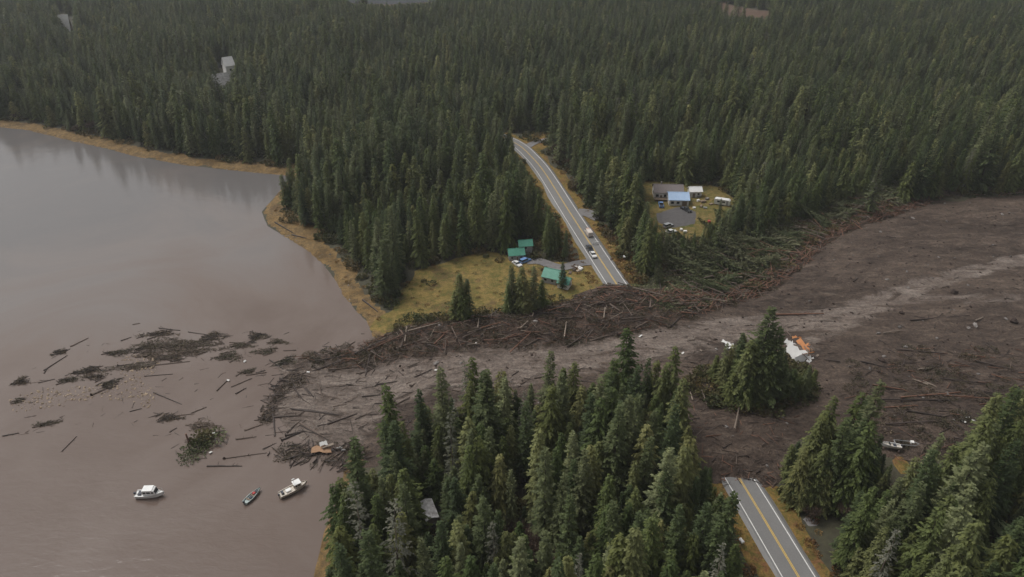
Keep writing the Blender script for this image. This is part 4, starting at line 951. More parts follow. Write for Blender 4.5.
# ------------------------------------------------------------------ buildings
def gable(name, loc, rz, L, W, h, rh, wall, roof, label, cat='house', ov=.45, wins=(), doors=(), hipcap=None, seams=0, parent=None, origin=(0, 0, 0), chimney=None, roofname='roof'):
    """ridge along x; gable walls, two overhanging roof slabs of real thickness, window and door parts proud of the wall"""
    root = parent if parent is not None else empty(name, loc, rz, label, cat)
    ox, oy, oz = origin; m = MB(); x, y = L/2, W/2
    prof = [(-y, -.6), (y, -.6), (y, h), (0, h+rh), (-y, h)]
    b = len(m.V)
    for xx in (-x, x):
        for (py, pz) in prof: m.V.append((ox+xx, oy+py, oz+pz))
    m.F += [(0, 4, 3, 2, 1), (5, 6, 7, 8, 9), (0, 1, 6, 5), (1, 2, 7, 6), (2, 3, 8, 7), (3, 4, 9, 8), (4, 0, 5, 9)]
    m.build('wall', wall, root)
    th = .16; sl = rh/y
    for s in (-1, 1):
        r = MB(); y1 = s*(y+ov); z1 = h-sl*ov
        P = []
        for xx in (-x-ov, x+ov):
            P += [(ox+xx, oy, oz+h+rh+.03), (ox+xx, oy+y1, oz+z1+.03), (ox+xx, oy+y1, oz+z1+.03+th), (ox+xx, oy, oz+h+rh+.03+th)]
        r.V = P; r.F = [(0, 1, 2, 3), (7, 6, 5, 4), (0, 4, 5, 1), (1, 5, 6, 2), (2, 6, 7, 3), (3, 7, 4, 0)]
        ro = r.build(roofname, roof, root)
        if seams:
            q = MB()
            for k in range(seams+1):
                xx = -x-ov+.06+(2*x+2*ov-.12)*k/seams
                q.V += [(ox+xx-.05, oy, oz+h+rh+.03+th), (ox+xx+.05, oy, oz+h+rh+.03+th), (ox+xx+.05, oy+y1, oz+z1+.03+th), (ox+xx-.05, oy+y1, oz+z1+.03+th)]
                n = len(q.V)-4; q.V += [(a, b2, c+.07) for (a, b2, c) in q.V[n:n+4]]
                q.F += [(n+4, n+5, n+6, n+7), (n, n+1, n+5, n+4), (n+2, n+3, n+7, n+6), (n+1, n+2, n+6, n+5), (n+3, n, n+4, n+7)]
            q.build('seam', roof, ro)
    r = MB(); r.box((ox, oy, oz+h+rh+th+.04), (2*x+2*ov, .3, .1)); r.build('ridge_cap', roof, root)
    def opening(nm, side, u, z, w, hh, mat):
        dd = .08
        if side in 'fb':
            s = -1 if side == 'f' else 1; c = (ox+u, oy+s*(y+.03), oz+z); d = (w, dd, hh); d2 = (w-.2, dd, hh-.2); c2 = (c[0], c[1]+s*.03, c[2])
        else:
            s = -1 if side == 'l' else 1; c = (ox+s*(x+.03), oy+u, oz+z); d = (dd, w, hh); d2 = (dd, w-.2, hh-.2); c2 = (c[0]+s*.03, c[1], c[2])
        o = MB().box(c, d).build(nm, 'white_wall' if wall != 'white_wall' else 'grey_wall', root); MB().box(c2, d2).build('pane' if nm == 'window' else 'panel', mat, o)
    for (sd, u, z, w, hh) in wins: opening('window', sd, u, z, w, hh, 'glass')
    for (sd, u, w, hh) in doors: opening('door', sd, u, hh/2+.1, w, hh, 'wood')
    if chimney: MB().box((ox+chimney[0], oy+chimney[1], oz+h+rh+.2), (.6, .6, 1.8)).build('chimney', 'rock', root)
    return root
def at(px, py, z=ZL): x, y = G(px, py, z); return (x, y, max(tz(x, y), .2))

# green-roofed cabin on the meadow
p = at(516, 259); cab = gable('cabin', p, R(8), 6.6, 5.2, 2.9, 1.7, 'grey_wall', 'green_roof', 'cabin with two stepped green metal roofs at the back of the yellow meadow', seams=9,
    wins=(('f', -2.0, 1.7, 1.2, 1.2), ('f', 2.0, 1.7, 1.4, 1.2), ('l', 0, 1.7, 1.2, 1.1)), doors=(('f', .2, 1.0, 2.1),))
gable('cabin', None, 0, 5.6, 4.6, 5.0, 1.5, 'grey_wall', 'green_roof', None, parent=cab, origin=(4.6, 3.6, 0), seams=6, wins=(('f', 0, 4.0, 1.4, 1.2), ('r', 0, 4.0, 1.0, 1.2)))
# green-roofed house at the slide edge: a main roof and a wing across it
p = at(554, 282); hs2 = gable('house', p, R(-24), 8.0, 6.5, 3.0, 2.2, 'grey_wall', 'green_roof', 'house with L-shaped bright green metal roof at the slide edge', seams=11,
    wins=(('f', -2.6, 1.8, 1.4, 1.2), ('f', .4, 1.8, 1.4, 1.2), ('r', 0, 1.8, 1.2, 1.2)), doors=(('f', 2.2, 1.0, 2.1),))
gable('house', None, 0, 4.6, 4.6, 2.7, 1.6, 'white_wall', 'green_roof', None, parent=hs2, origin=(5.6, -2.6, 0), seams=6, wins=(('f', 0, 1.6, 1.4, 1.1), ('r', 0, 1.6, 1.0, 1.1)))
cab.scale = (.86, .86, .9); hs2.scale = (.86, .86, .9)
# house in the clearing: long brown roof behind, pale blue roofed wing in front
p = at(667, 196); hm = gable('house', p, R(-3), 12.5, 8.0, 3.4, 2.2, 'white_wall', 'brown_roof', 'long white house with brown roof and pale blue front wing in the forest clearing',
    wins=(('f', -5, 1.9, 1.4, 1.3), ('f', -1.6, 1.9, 1.2, 1.3), ('l', 0, 2.0, 1.8, 1.3)), doors=(('f', -3.3, 1.0, 2.1),), chimney=(-3, .5))
w2 = gable('house', None, 0, 8.4, 8.4, 2.9, 1.8, 'white_wall', 'blue_roof', None, parent=hm, origin=(3.6, -6.6, 0), seams=8,
    wins=(('f', -2.8, 1.6, 1.3, 1.2), ('f', -.4, 1.6, 1.3, 1.2), ('r', 0, 1.6, 1.5, 1.2)), doors=(('f', 2.4, 2.2, 2.2),))
dk = MB(); dk.box((-3.6, -5.4, 1.0), (5.4, 2.6, .25)); dk.build('deck', 'wood', hm)
for k in range(5): MB().box((-6.1+k*1.25, -6.6, .4), (.16, .16, 1.2)).build('deck_post', 'wood', hm)
rl_ = MB(); rl_.box((-3.6, -6.65, 1.95), (5.4, .08, .1)); [rl_.box((-6.2+k*.52, -6.65, 1.5), (.05, .05, .9)) for k in range(11)]; rl_.build('railing', 'wood', hm)
gable('shed', at(694, 196), R(4), 5.2, 4.2, 3.0, 1.3, 'white_wall', 'white_roof', 'small white shed on the lawn beside the blue-roofed house', 'shed', wins=(('f', 1.2, 1.7, .9, .9),), doors=(('f', -.8, 1.2, 2.0),))
# travel trailer
tr = empty('trailer', at(722, 205), R(-22), 'white camping trailer parked at the edge of the forest clearing', 'trailer')
b = MB(); b.prism([(-3.4, .6), (3.0, .6), (3.5, 1.1), (3.3, 2.6), (2.6, 3.0), (-3.0, 3.0), (-3.5, 2.5)], -1.2, 1.2); b.build('body', 'car_white', tr)
for s in (-1.6, .6): MB().box((s, -1.215, 1.95), (1.2, .05, .7)).build('window', 'glass', tr)
MB().box((2.1, -1.22, 1.65), (.75, .05, 1.8)).build('door', 'grey_wall', tr)
for s in (-1, 1):
    for q in (-.4, .5): MB().tube([(q, s*1.05, .36), (q, s*1.25, .36)], [.36, .36], 10).build('wheel', 'rubber', tr)
MB().box((4.2, 0, .5), (1.5, .12, .12)).build('hitch', 'steel', tr)
# far houses in the forest to the upper left
gable('house', at(67, 31), R(14), 8.5, 9, 2.2, 13, 'tan_wall', 'white_roof', 'far house with steep tall white roof in the deep forest beyond the inlet', ov=.2, wins=(('f', -2, 1.2, 1.5, 1.2), ('f', 2, 1.2, 1.5, 1.2), ('l', 0, 5, 2, 1.6)))
h5 = gable('house', at(223, 90), R(40), 11, 7, 4.5, 6.0, 'white_wall', 'grey_roof', 'far narrow white house with stepped roofs in the forest beyond the inlet', wins=(('f', -3, 3, 1.5, 1.4), ('f', 2, 3, 1.5, 1.4), ('l', 0, 3, 1.5, 1.4)))
gable('house', None, 0, 6, 6, 15, 4.5, 'white_wall', 'white_roof', None, parent=h5, origin=(7.5, 2.5, 0), wins=(('f', 0, 12, 1.4, 1.4), ('f', 0, 8, 1.4, 1.4)))
# cabin among the near trees
gable('cabin', at(430, 523), R(112), 5.4, 2.6, 4.2, .4, 'tan_wall', 'grey_roof', 'small cabin with weathered grey metal roof deep in the near trees', seams=9, wins=(('l', 0, 2.2, 1.0, 1.1), ('f', 0, 2.2, 1.4, 1.2)), ov=.25)

# ------------------------------------------------------------------ wreckage
def slab(root, name, c, d, tilt, mat, jag=0.0, seed=0):
    r = random.Random(seed); n = 5; m = MB(); x, y, z = d[0]/2, d[1]/2, d[2]/2; e = Euler(tilt).to_matrix()
    top = [(-x+2*x*k/n, -y+r.uniform(0, jag)) for k in range(n+1)]+[(x-r.uniform(0, jag), y*q) for q in (-.4, .3)]+[(x-2*x*k/n, y-r.uniform(0, jag)) for k in range(n+1)]
    for zz in (-z, z):
        for (a, b2) in top:
            v = e @ Vector((a, b2, zz)); m.V.append((c[0]+v.x, c[1]+v.y, c[2]+v.z))
    k = len(top); m.F = [tuple(range(k))[::-1], tuple(range(k, 2*k))]+[(j, (j+1) % k, k+(j+1) % k, k+j) for j in range(k)]
    return m.build(name, mat, root)
wr = empty('wrecked_house', at(798, 361), R(-12), 'smashed house of white walls and orange sheathing on the mud', 'wreck')
wr.scale = (1.0, 1.0, 1.0)
slab(wr, 'wall', (-1.6, -.8, 1.9), (5.6, 4.8, .3), (R(48), R(14), R(-38)), 'white_wall', 1.3, 1)
slab(wr, 'wall', (.3, -2.2, 1.2), (4.4, 2.6, .25), (R(66), R(-8), R(28)), 'white_wall', .9, 2)
slab(wr, 'wall', (-3.0, 1.9, 3.0), (3.2, 3.0, .25), (R(30), R(28), R(-20)), 'white_wall', 1.2, 3)
slab(wr, 'wall', (2.6, -1.6, .8), (2.6, 2.0, .2), (R(15), R(-20), R(60)), 'white_wall', .9, 9)
slab(wr, 'roof_panel', (.9, 1.4, 3.2), (5.0, 2.0, .22), (R(32), R(20), R(-48)), 'orange_board', 1.1, 4)
slab(wr, 'roof_panel', (-1.0, 3.8, 4.3), (2.6, 1.6, .2), (R(50), R(-20), R(-10)), 'orange_board', .9, 5)
slab(wr, 'roof_panel', (3.1, .9, 2.3), (2.8, 1.6, .2), (R(58), R(35), R(50)), 'tan_board', .8, 6)
slab(wr, 'roof_panel', (2.0, 3.0, 2.4), (2.2, 1.4, .2), (R(10), R(-35), R(20)), 'orange_board', .7, 8)
slab(wr, 'floor_panel', (.4, .2, .6), (6.0, 5.0, .3), (R(6), R(-4), 0), 'wood', 1.2, 7)
MB().box((-.5, .7, 2.3), (1.0, .16, 1.4), tilt=(R(55), R(10), R(-35))).build('window', 'glass', wr)
for k in range(7):
    MB().box((2.2+rnd.uniform(-1, 2.4), rnd.uniform(-2.5, 2.5), 1.2+rnd.uniform(0, 2)), (rnd.uniform(2, 3.6), .12, .2), tilt=(rnd.uniform(0, 3), rnd.uniform(-.8, .8), rnd.uniform(0, 3))).build('rafter', rnd.choice(['palelog', 'orange_board', 'wood']), wr)
br = empty('broken_roof', at(322, 451, .5), R(4), 'broken orange-brown roof with white flap at the edge of the silt fan', 'wreck')
slab(br, 'roof_panel', (0, 0, .7), (5.2, 2.6, .2), (R(18), R(4), 0), 'tan_board', .9, 11)
slab(br, 'roof_panel', (1.6, 1.0, 1.2), (3.2, 2.0, .16), (R(-20), R(-10), R(15)), 'palelog', .5, 12)
slab(br, 'flap', (.4, 1.2, 1.7), (2.0, 1.5, .1), (R(35), R(0), R(20)), 'white_wall', .5, 13)
def junk(px, py, d, mat, label, cat, nm, tilt=None, grp=None, z=None, n=1):
    o = empty(nm, at(px, py) if z is None else (*G(px, py, z), z), rnd.random()*3, label, cat, grp)
    for k in range(n): slab(o, 'panel', (k*d[0]*.5, rnd.uniform(-.3, .3)*d[1], .3+.15*k), d, tilt or (rnd.uniform(-.5, .5), rnd.uniform(-.4, .4), rnd.uniform(0, 3)), mat, d[1]*.3, rnd.randrange(999))
    return o
junk(729, 353, (2.6, 1.4, .1), 'white_wall', 'crumpled white panels on the mud beside the tall clump of trees', 'debris', 'torn_panels', n=3)
junk(342, 446, (2.4, .9, .1), 'white_wall', 'upended white plank in the driftwood beside the broken roof', 'debris', 'torn_panels', (R(60), R(40), 0), n=2)
for (a, b2) in ((812, 356), (815, 362), (806, 364), (700, 356), (715, 355), (682, 359), (693, 357), (640, 341), (476, 349), (436, 373), (605, 316)):
    junk(a, b2, (rnd.uniform(.6, 1.3), rnd.uniform(.5, .9), .1), rnd.choice(['white_wall', 'palelog', 'white_wall']), 'scrap of pale house wreckage lying on the mud', 'debris', 'wreckage_scrap', grp='pale scraps on the mud')
for (a, b2) in ((214, 434), (197, 442), (211, 453), (245, 362), (228, 381), (308, 373)):
    junk(a, b2, (.9, .6, .2), 'white_wall', 'white scrap of rubbish floating among the driftwood', 'debris', 'floating_rubbish', grp='white floating scraps', z=.0)
for (a, b2) in ((966, 423), (971, 426), (962, 427)):
    junk(a, b2, (1.2, .8, .2), 'white_wall', 'white scrap caught in the boughs above the right forest', 'debris', 'wreckage_scrap', grp='white scraps by the right forest')

# ------------------------------------------------------------------ boats
def hull(L, B, Hh, mat, root, deckmat, deck=.12, open_=False, fine=1.5, name='hull'):
    st = []; n = 11
    for i in range(n):
        t = i/(n-1); x = -L/2+L*t; b = B/2*(1-max(0, (t-.45)/.55)**fine*.97)*(.88+.12*min(1, t/.3)); sh = Hh*(.82+.35*t*t); kl = -.35*Hh*(1-.0*t)+Hh*.75*max(0, (t-.75)/.25)**2
        st.append([(x, 0, kl), (x, b*.72, kl+Hh*.22), (x, b, sh), (x, b*.86, sh), (x, b*.84, sh-deck)])
    m = MB(); dm = MB(); k = 5
    for s in (1, -1):
        base = len(m.V)
        for row in st: m.V += [(a, s*b, c) for a, b, c in row]
        for i in range(n-1):
            for j in range(k-1):
                f = (base+i*k+j, base+(i+1)*k+j, base+(i+1)*k+j+1, base+i*k+j+1); m.F.append(f if s < 0 else f[::-1])
    m.F.append((0, 1, 2, n*k+2, n*k+1)); m.build(name, mat, root, smooth=False)
    for i in range(n-1):
        a, b = st[i][4], st[i+1][4]; dm.quad((a[0], -a[1], a[2]), (b[0], -b[1], b[2]), (b[0], b[1], b[2]), (a[0], a[1], a[2]))
    dm.build('deck', deckmat, root); return st
def outboard(root, x, z, s=1.0):
    o = MB(); o.prism([(-.3*s, .0), (.15*s, .0), (.2*s, .5*s), (-.25*s, .55*s)], -.18*s, .18*s); o.box((-.05*s, 0, -.4*s), (.16*s, .14*s, .9*s)); o.V = [(x+a, b, z+c) for a, b, c in o.V]; o.build('outboard_motor', 'boat_dark', root)
# cabin cruiser
x, y = G(151, 496, 0); c1 = empty('cabin_cruiser', (x, y, .28), R(3), 'white cabin cruiser afloat on its own with bow towards the shore', 'boat')
c1.scale = (.9, .9, .9); hull(7.4, 2.7, 1.1, 'boat_white', c1, 'boat_white', .18)
hb = MB(); hb.prism([(-1.5, .9), (2.0, .95), (1.5, 2.25), (1.0, 2.45), (-1.2, 2.45), (-1.6, 2.2)], -.98, .98); cb = hb.build('cabin', 'boat_white', c1)
for s in (-1, 1):
    for (u, w) in ((-.95, .7), (.1, .95), (1.15, .5)): MB().box((u, s*.99, 1.75), (w, .05, .55)).build('window', 'glass', cb)
wsd = MB(); wsd.quad((1.93, -.85, 1.2), (1.93, .85, 1.2), (1.58, .85, 2.1), (1.58, -.85, 2.1)); wsd.V = [(a+.02, b, c) for a, b, c in wsd.V]; wsd.build('windscreen', 'glass', cb)
MB().box((-.2, 0, 2.51), (2.6, 2.1, .09)).build('hard_top', 'boat_white', cb); outboard(c1, -3.85, .7, 1.1)
rl2 = MB()
for s in (-1, 1): rl2.tube([(2.0, s*1.0, 1.75), (3.0, s*.6, 1.85), (3.55, 0, 1.9)], [.03]*3, 4); rl2.tube([(2.9, s*.6, 1.2), (2.9, s*.62, 1.85)], [.025]*2, 4)
rl2.build('bow_rail', 'steel', c1); MB().box((-2.5, 0, .95), (.9, 1.5, .35)).build('bench', 'boat_dark', c1)
# small open skiff
x, y = G(253, 497, 0); c2 = empty('skiff', (x, y, .2), R(63), 'small open skiff with red and dark gear drifting between two larger boats', 'boat')
hull(5.2, 1.7, .62, 'skiff', c2, 'skiff', .3)
for u in (-1.4, 0, 1.2): MB().box((u, 0, .42), (.32, 1.3, .07)).build('thwart', 'wood', c2)
MB().box((.55, .1, .5), (.6, .6, .4)).build('fuel_can', 'red', c2); MB().box((1.3, -.1, .55), (.6, .5, .35)).build('gear_box', 'boat_dark', c2); MB().box((-.7, -.1, .45), (.7, .7, .25)).build('gear_box', 'boat_dark', c2); outboard(c2, -2.7, .55, .9)
# fishing boat
x, y = G(294, 491, 0); c3 = empty('fishing_boat', (x, y, .3), R(38), 'cream fishing boat with forward wheelhouse and short mast afloat near the wooded shore', 'boat')
c3.scale = (.8, .8, .8); hull(8.8, 2.9, 1.15, 'boat_cream', c3, 'boat_cream', .3, fine=2.2)
wh = MB(); wh.prism([(.2, .9), (2.3, 1.0), (2.1, 2.3), (1.9, 2.5), (.3, 2.5)], -.95, .95); wh = wh.build('wheelhouse', 'boat_cream', c3)
for s in (-1, 1):
    for u in (.75, 1.55): MB().box((u, s*.96, 1.9), (.55, .05, .55)).build('window', 'glass', wh)
MB().box((1.2, 0, 2.56), (2.3, 2.2, .09)).build('wheelhouse_roof', 'boat_white', wh); MB().box((.17, -.2, 1.5), (.06, .7, 1.5)).build('door', 'wood', wh)
ms = MB(); ms.tube([(.5, 0, 2.5), (.4, 0, 4.6)], [.06, .04], 5); ms.tube([(.42, -.6, 4.0), (.42, .6, 4.0)], [.03, .03], 4); ms.build('mast', 'boat_white', c3)
MB().box((.4, 0, 4.2), (.9, .25, .2)).build('radar', 'boat_white', c3)
MB().box((-1.6, 0, .95), (1.5, 1.2, .5)).build('fish_hatch', 'boat_white', c3); MB().box((-3.4, .2, 1.0), (.7, 1.3, .5)).build('net_tub', 'boat_dark', c3); outboard(c3, -4.5, .7, 1.0)
# boat stranded on land with its trailer
p = at(889, 449); c4 = empty('stranded_boat', (p[0], p[1], p[2]+.75), R(168), 'white open boat stranded on land at the edge of the log-strewn mud', 'boat')
c4.scale = (.8, .8, .8); c4.rotation_euler = (R(8), R(-3), R(170)); hull(6.4, 2.3, .95, 'boat_white', c4, 'boat_cream', .45)
MB().box((.3, 0, .95), (.1, 1.5, .7)).build('windscreen', 'glass', c4); MB().box((-1.3, 0, .7), (.8, 1.3, .35)).build('bench', 'boat_dark', c4); outboard(c4, -3.3, .7)
p = at(904, 446); tl = empty('boat_trailer', (p[0], p[1], p[2]+.5), R(-8), 'empty steel boat trailer behind the stranded white boat', 'trailer')
for s in (-1, 1):
    MB().tube([(-2.5, s*.8, .2), (2.2, s*.8, .2)], [.09]*2, 5).build('side_rail', 'steel', tl); MB().tube([(-.6, s*.95, 0), (-.6, s*1.15, 0)], [.35, .35], 10).build('wheel', 'rubber', tl)
MB().tube([(-2.5, -.8, .2), (-2.5, .8, .2)], [.09]*2, 5).build('crossbar', 'steel', tl); MB().tube([(2.2, -.8, .2), (3.4, 0, .2), (2.2, .8, .2)], [.09]*3, 5).build('drawbar', 'steel', tl)
MB().box((1.6, 0, .6), (.8, .9, .5)).build('net_tub', 'white_wall', tl)
poly_sheet('bare_earth', 'verge', GP([(893, 452), (903, 453), (915, 465), (912, 476), (898, 474), (890, 462)]), 2, 1.5, .3)
o = empty('garden_tent', at(998, 533), .3, 'pale green tent roof among the trees of the right forest', 'tent')
t = MB(); t.V = [(-2, -2, 2.0), (2, -2, 2.0), (2, 2, 2.0), (-2, 2, 2.0), (0, 0, 3.4), (-2, -2, 1.8), (2, -2, 1.8), (2, 2, 1.8), (-2, 2, 1.8)]
t.F = [(0, 1, 4), (1, 2, 4), (2, 3, 4), (3, 0, 4), (5, 6, 1, 0), (6, 7, 2, 1), (7, 8, 3, 2), (8, 5, 0, 3), (8, 7, 6, 5)]; t.build('canopy', 'palegreen', o)
for a in (-1.9, 1.9):
    for b2 in (-1.9, 1.9): MB().tube([(a, b2, -.2), (a, b2, 1.85)], [.04]*2, 5).build('pole', 'steel', o)

# ------------------------------------------------------------------ vehicles
def vehicle(name, loc, rz, style, paint, label, cat='car', grp=None):
    root = empty(name, loc, rz, label, cat, grp)
    if style == 'pickup': L, W = 5.6, 1.95; low = [(-2.8, .45), (2.75, .45), (2.8, .8), (2.6, 1.05), (1.3, 1.15), (-2.8, 1.15)]; cabp = [(-.75, 1.15), (1.25, 1.15), (.65, 1.85), (-.6, 1.88)]
    elif style == 'suv': L, W = 4.8, 1.9; low = [(-2.4, .42), (2.35, .42), (2.4, .75), (2.2, 1.0), (1.1, 1.1), (-2.4, 1.1)]; cabp = [(-2.3, 1.1), (1.1, 1.1), (.45, 1.75), (-2.0, 1.78)]
    elif style == 'box': L, W = 6.4, 2.2; low = [(-3.2, .55), (3.15, .55), (3.2, 1.0), (3.05, 1.4), (-3.2, 1.1)]; cabp = [(1.5, 1.25), (3.05, 1.3), (2.5, 2.2), (1.5, 2.25)]
    else: L, W = 4.5, 1.8; low = [(-2.25, .4), (2.2, .4), (2.25, .7), (2.0, .88), (1.0, .96), (-2.2, .95)]; cabp = [(-1.6, .95), (1.0, .96), (.3, 1.42), (-1.0, 1.44)]
    MB().prism(low, -W/2, W/2).build('body', paint, root)
    cb = MB().prism(cabp, -W/2+.12, W/2-.12); zt = max(z for _, z in cabp); cb.V = [(a, b*(.86 if c > zt-.1 else 1), c) for a, b, c in cb.V]; cb.build('cabin', 'glass', root)
    xs = [a for a, z in cabp if z > zt-.1]; MB().box(((min(xs)+max(xs))/2, 0, zt+.02), (max(xs)-min(xs)+.1, W*.76, .07)).build('roof', paint, root)
    for sx in (-L*.31, L*.31):
        for sy in (-1, 1):
            w = MB().tube([(sx, sy*(W/2-.16), .36), (sx, sy*(W/2+.03), .36)], [.36, .36], 12).build('wheel', 'rubber', root); MB().tube([(sx, sy*(W/2+.03), .36), (sx, sy*(W/2+.045), .36)], [.2, .2], 8).build('rim', 'steel', w)
    for sy in (-1, 1):
        MB().box((L/2-.06, sy*W*.36, .78), (.16, .35, .16)).build('headlight', 'car_white', root); MB().box((-L/2-.01, sy*W*.4, .85), (.06, .22, .3)).build('tail_light', 'red', root)
    if style == 'pickup': MB().box((-1.75, 0, 1.17), (1.9, 1.6, .06)).build('bed', 'boat_dark', root)
    if style == 'box': MB().box((-.95, 0, 1.75), (4.3, 2.2, 1.6)).build('cargo_box', 'car_cream', root); MB().box((2.2, 0, 2.34), (.3, 1.3, .14)).build('light_bar', 'orange', root)
    return root
def on_road(px, py, lane):
    x, y = G(px, py, ZL+.6); i = int(np.argmin((ROAD[:, 0]-x)**2+(ROAD[:, 1]-y)**2)); t = ROAD[i+1]-ROAD[i-1]; t /= np.linalg.norm(t); nn = np.array([-t[1], t[0]])
    q = ROAD[i]+nn*lane; return (q[0], q[1], RZ[i]+.01), math.atan2(t[1], t[0])
l, a = on_road(585, 233, -1.7); vehicle('utility_truck', l, a, 'box', 'car_cream', 'cream utility truck standing in the right lane of the far road', 'truck').scale = (.84, .88, .84)
l, a = on_road(592, 252, 1.8); vehicle('pickup_truck', l, a+math.pi, 'pickup', 'car_black', 'dark pickup truck standing in the left lane of the far road', 'truck')
l, a = on_road(595, 258, 1.9); vehicle('car', l, a+math.pi, 'sedan', 'car_white', 'white car right in front of the dark pickup on the far road')
l, a = on_road(597, 247, -2.0); bar = empty('barricade', l, a, 'white barricade across the right lane of the far road', 'barricade')
MB().box((0, 0, .95), (.12, 2.6, .3)).build('board', 'car_white', bar); MB().box((0, 0, .5), (.12, 2.6, .3)).build('board', 'car_white', bar)
for s in (-1, 1): q = MB(); q.tube([(-.45, s*1.1, 0), (0, s*1.1, 1.1), (.45, s*1.1, 0)], [.05]*3, 5); q.build('leg', 'steel', bar)
vehicle('pickup_truck', at(686, 211), R(-60), 'pickup', 'car_black', 'black pickup truck parked beside the blue-roofed house', 'truck')
vehicle('car', at(668, 227), R(35), 'suv', 'car_silver', 'silver car at the lower edge of the gravel lot')
vehicle('car', at(671, 233), R(20), 'sedan', 'car_white', 'white car below the silver car by the gravel lot'); vehicle('pickup_truck', at(661, 206), R(85), 'pickup', 'blue', 'blue pickup truck parked before the deck of the long house', 'truck')
vehicle('car', at(517, 266), R(-55), 'sedan', 'car_white', 'white car parked before the green-roofed cabin'); vehicle('car', at(525, 263), R(40), 'suv', 'blue', 'blue car parked under the green-roofed cabin')
# small things in the yards and at the roadside
def bx(nm, px, py, d, mat, label, cat, grp=None, lid=None):
    o = empty(nm, at(px, py), rnd.random()*3, label, cat, grp); MB().box((0, 0, d[2]/2), d).build('body', mat, o)
    MB().box((0, 0, d[2]+.05), (d[0]*1.06, d[1]*1.06, .1)).build('lid', lid or mat, o); return o
for (a, b2, mt, d) in ((698, 202, 'white_wall', (1.2, .9, .9)), (703, 203, 'wood', (2.4, 1.2, 1.0)), (707, 200, 'rock', (1.6, 1.2, .8)), (701, 207, 'wood', (2.2, .9, .6)), (694, 209, 'white_wall', (1.0, 1.0, .8)), (705, 209, 'grey_wall', (1.5, .8, .8)), (699, 198, 'steel', (1.4, 1.0, .9)), (711, 205, 'wood', (1.8, 1.0, .6))):
    bx('yard_crate', a, b2, d, mt, 'crate or bin in the clutter on the yellow lawn right of the blue roof', 'crate', 'yard clutter on the lawn')
for (a, b2, mt) in ((709, 222, 'red'), (711, 227, 'white_wall'), (685, 233, 'white_wall'), (681, 231, 'white_wall'), (720, 229, 'white_wall'), (715, 231, 'rock')):
    bx('yard_crate', a, b2, (1.3, .9, .9), mt, 'small bin by the trees below the gravel lot', 'crate', 'bins below the lot')
for k in range(9):
    a, b2 = 566+rnd.uniform(0, 16), 268+rnd.uniform(0, 8)
    bx('yard_crate', a, b2, (rnd.uniform(.7, 2), rnd.uniform(.6, 1.2), rnd.uniform(.4, .9)), rnd.choice(['wood', 'brownlog', 'white_wall', 'tan_wall']), 'wooden crate in the junk heap between the green roof and the road', 'crate', 'junk by the green roof')
def mailbox(px, py, label):
    o = empty('mailbox', at(px, py), R(20), label, 'mailbox'); MB().box((0, 0, .5), (.12, .12, 1.2)).build('post', 'wood', o)
    b = MB(); b.prism([(-.35, 1.1), (.35, 1.1), (.35, 1.4), (.2, 1.6), (-.2, 1.6), (-.35, 1.4)], -.6, .6); b.build('box', 'car_white', o); MB().box((.38, -.3, 1.45), (.04, .08, .4)).build('flag', 'red', o)
mailbox(741, 544, 'white mailbox on the grassy verge of the near road'); mailbox(624, 260, 'white mailbox on the rusty bank beside the far road')

# ------------------------------------------------------------------ drifting mats of driftwood and the green island
def raft(px, py, w, h, ang, label, green=0.0, seed=0, name='debris_raft', high=.5):
    """a floating mat: layered sticks and boughs, one mesh per material"""
    r = random.Random(seed); x, y = G(px, py, 0); sx = math.hypot(*(np.array(G(px+w/2, py, 0))-np.array((x, y)))); sy = math.hypot(*(np.array(G(px, py+h/2, 0))-np.array((x, y))))
    root = empty(name, (x, y, 0), R(ang), label, 'driftwood', 'drifting mats of driftwood' if not green else None)
    st = MB(); bo = MB(); gr = MB(); n = int(sx*sy*6.5)+14
    lob = [r.uniform(.6, 1.15) for _ in range(9)]
    def spot():
        a = r.random()*6.28; u = r.random()**.6; f = lob[int(a/6.2832*9) % 9]*(.75+.3*math.sin(3*a+seed)); return a, math.cos(a)*sx*u*f*1.75, math.sin(a)*sy*u*f*1.9, 1-u
    for _ in range(int(n*.8)):
        a, qx, qy, hh = spot(); L = r.uniform(.8, 3.6); t = r.gauss(.1, .55); rad = r.uniform(.05, .15); z = .02+hh*r.random()*high
        st.tube([(qx-math.cos(t)*L/2, qy-math.sin(t)*L/2, z+r.uniform(-.1, .15)), (qx+math.cos(t)*L/2, qy+math.sin(t)*L/2, z+r.uniform(-.1, .3))], [rad, rad*.6], 5)
    for _ in range(n*5):
        a, qx, qy, hh = spot(); z = hh*r.random()*high*1.2; e = Vector((r.gauss(0, 1), r.gauss(0, 1), r.uniform(-.1, .6))).normalized(); l = r.uniform(.3, .9); s = e.cross(Vector((r.gauss(0, 1), r.gauss(0, 1), 1.5))).normalized()*.11
        p = Vector((qx, qy, z)); bo.quad(tuple(p-s), tuple(p+s), tuple(p+e*l+s*.5), tuple(p+e*l-s*.5))
    st.build('driftwood', 'brownlog' if seed % 2 else 'wetlog', root)['kind'] = 'stuff'; bo.build('boughs', 'slash', root)['kind'] = 'stuff'
    return root
i = 0
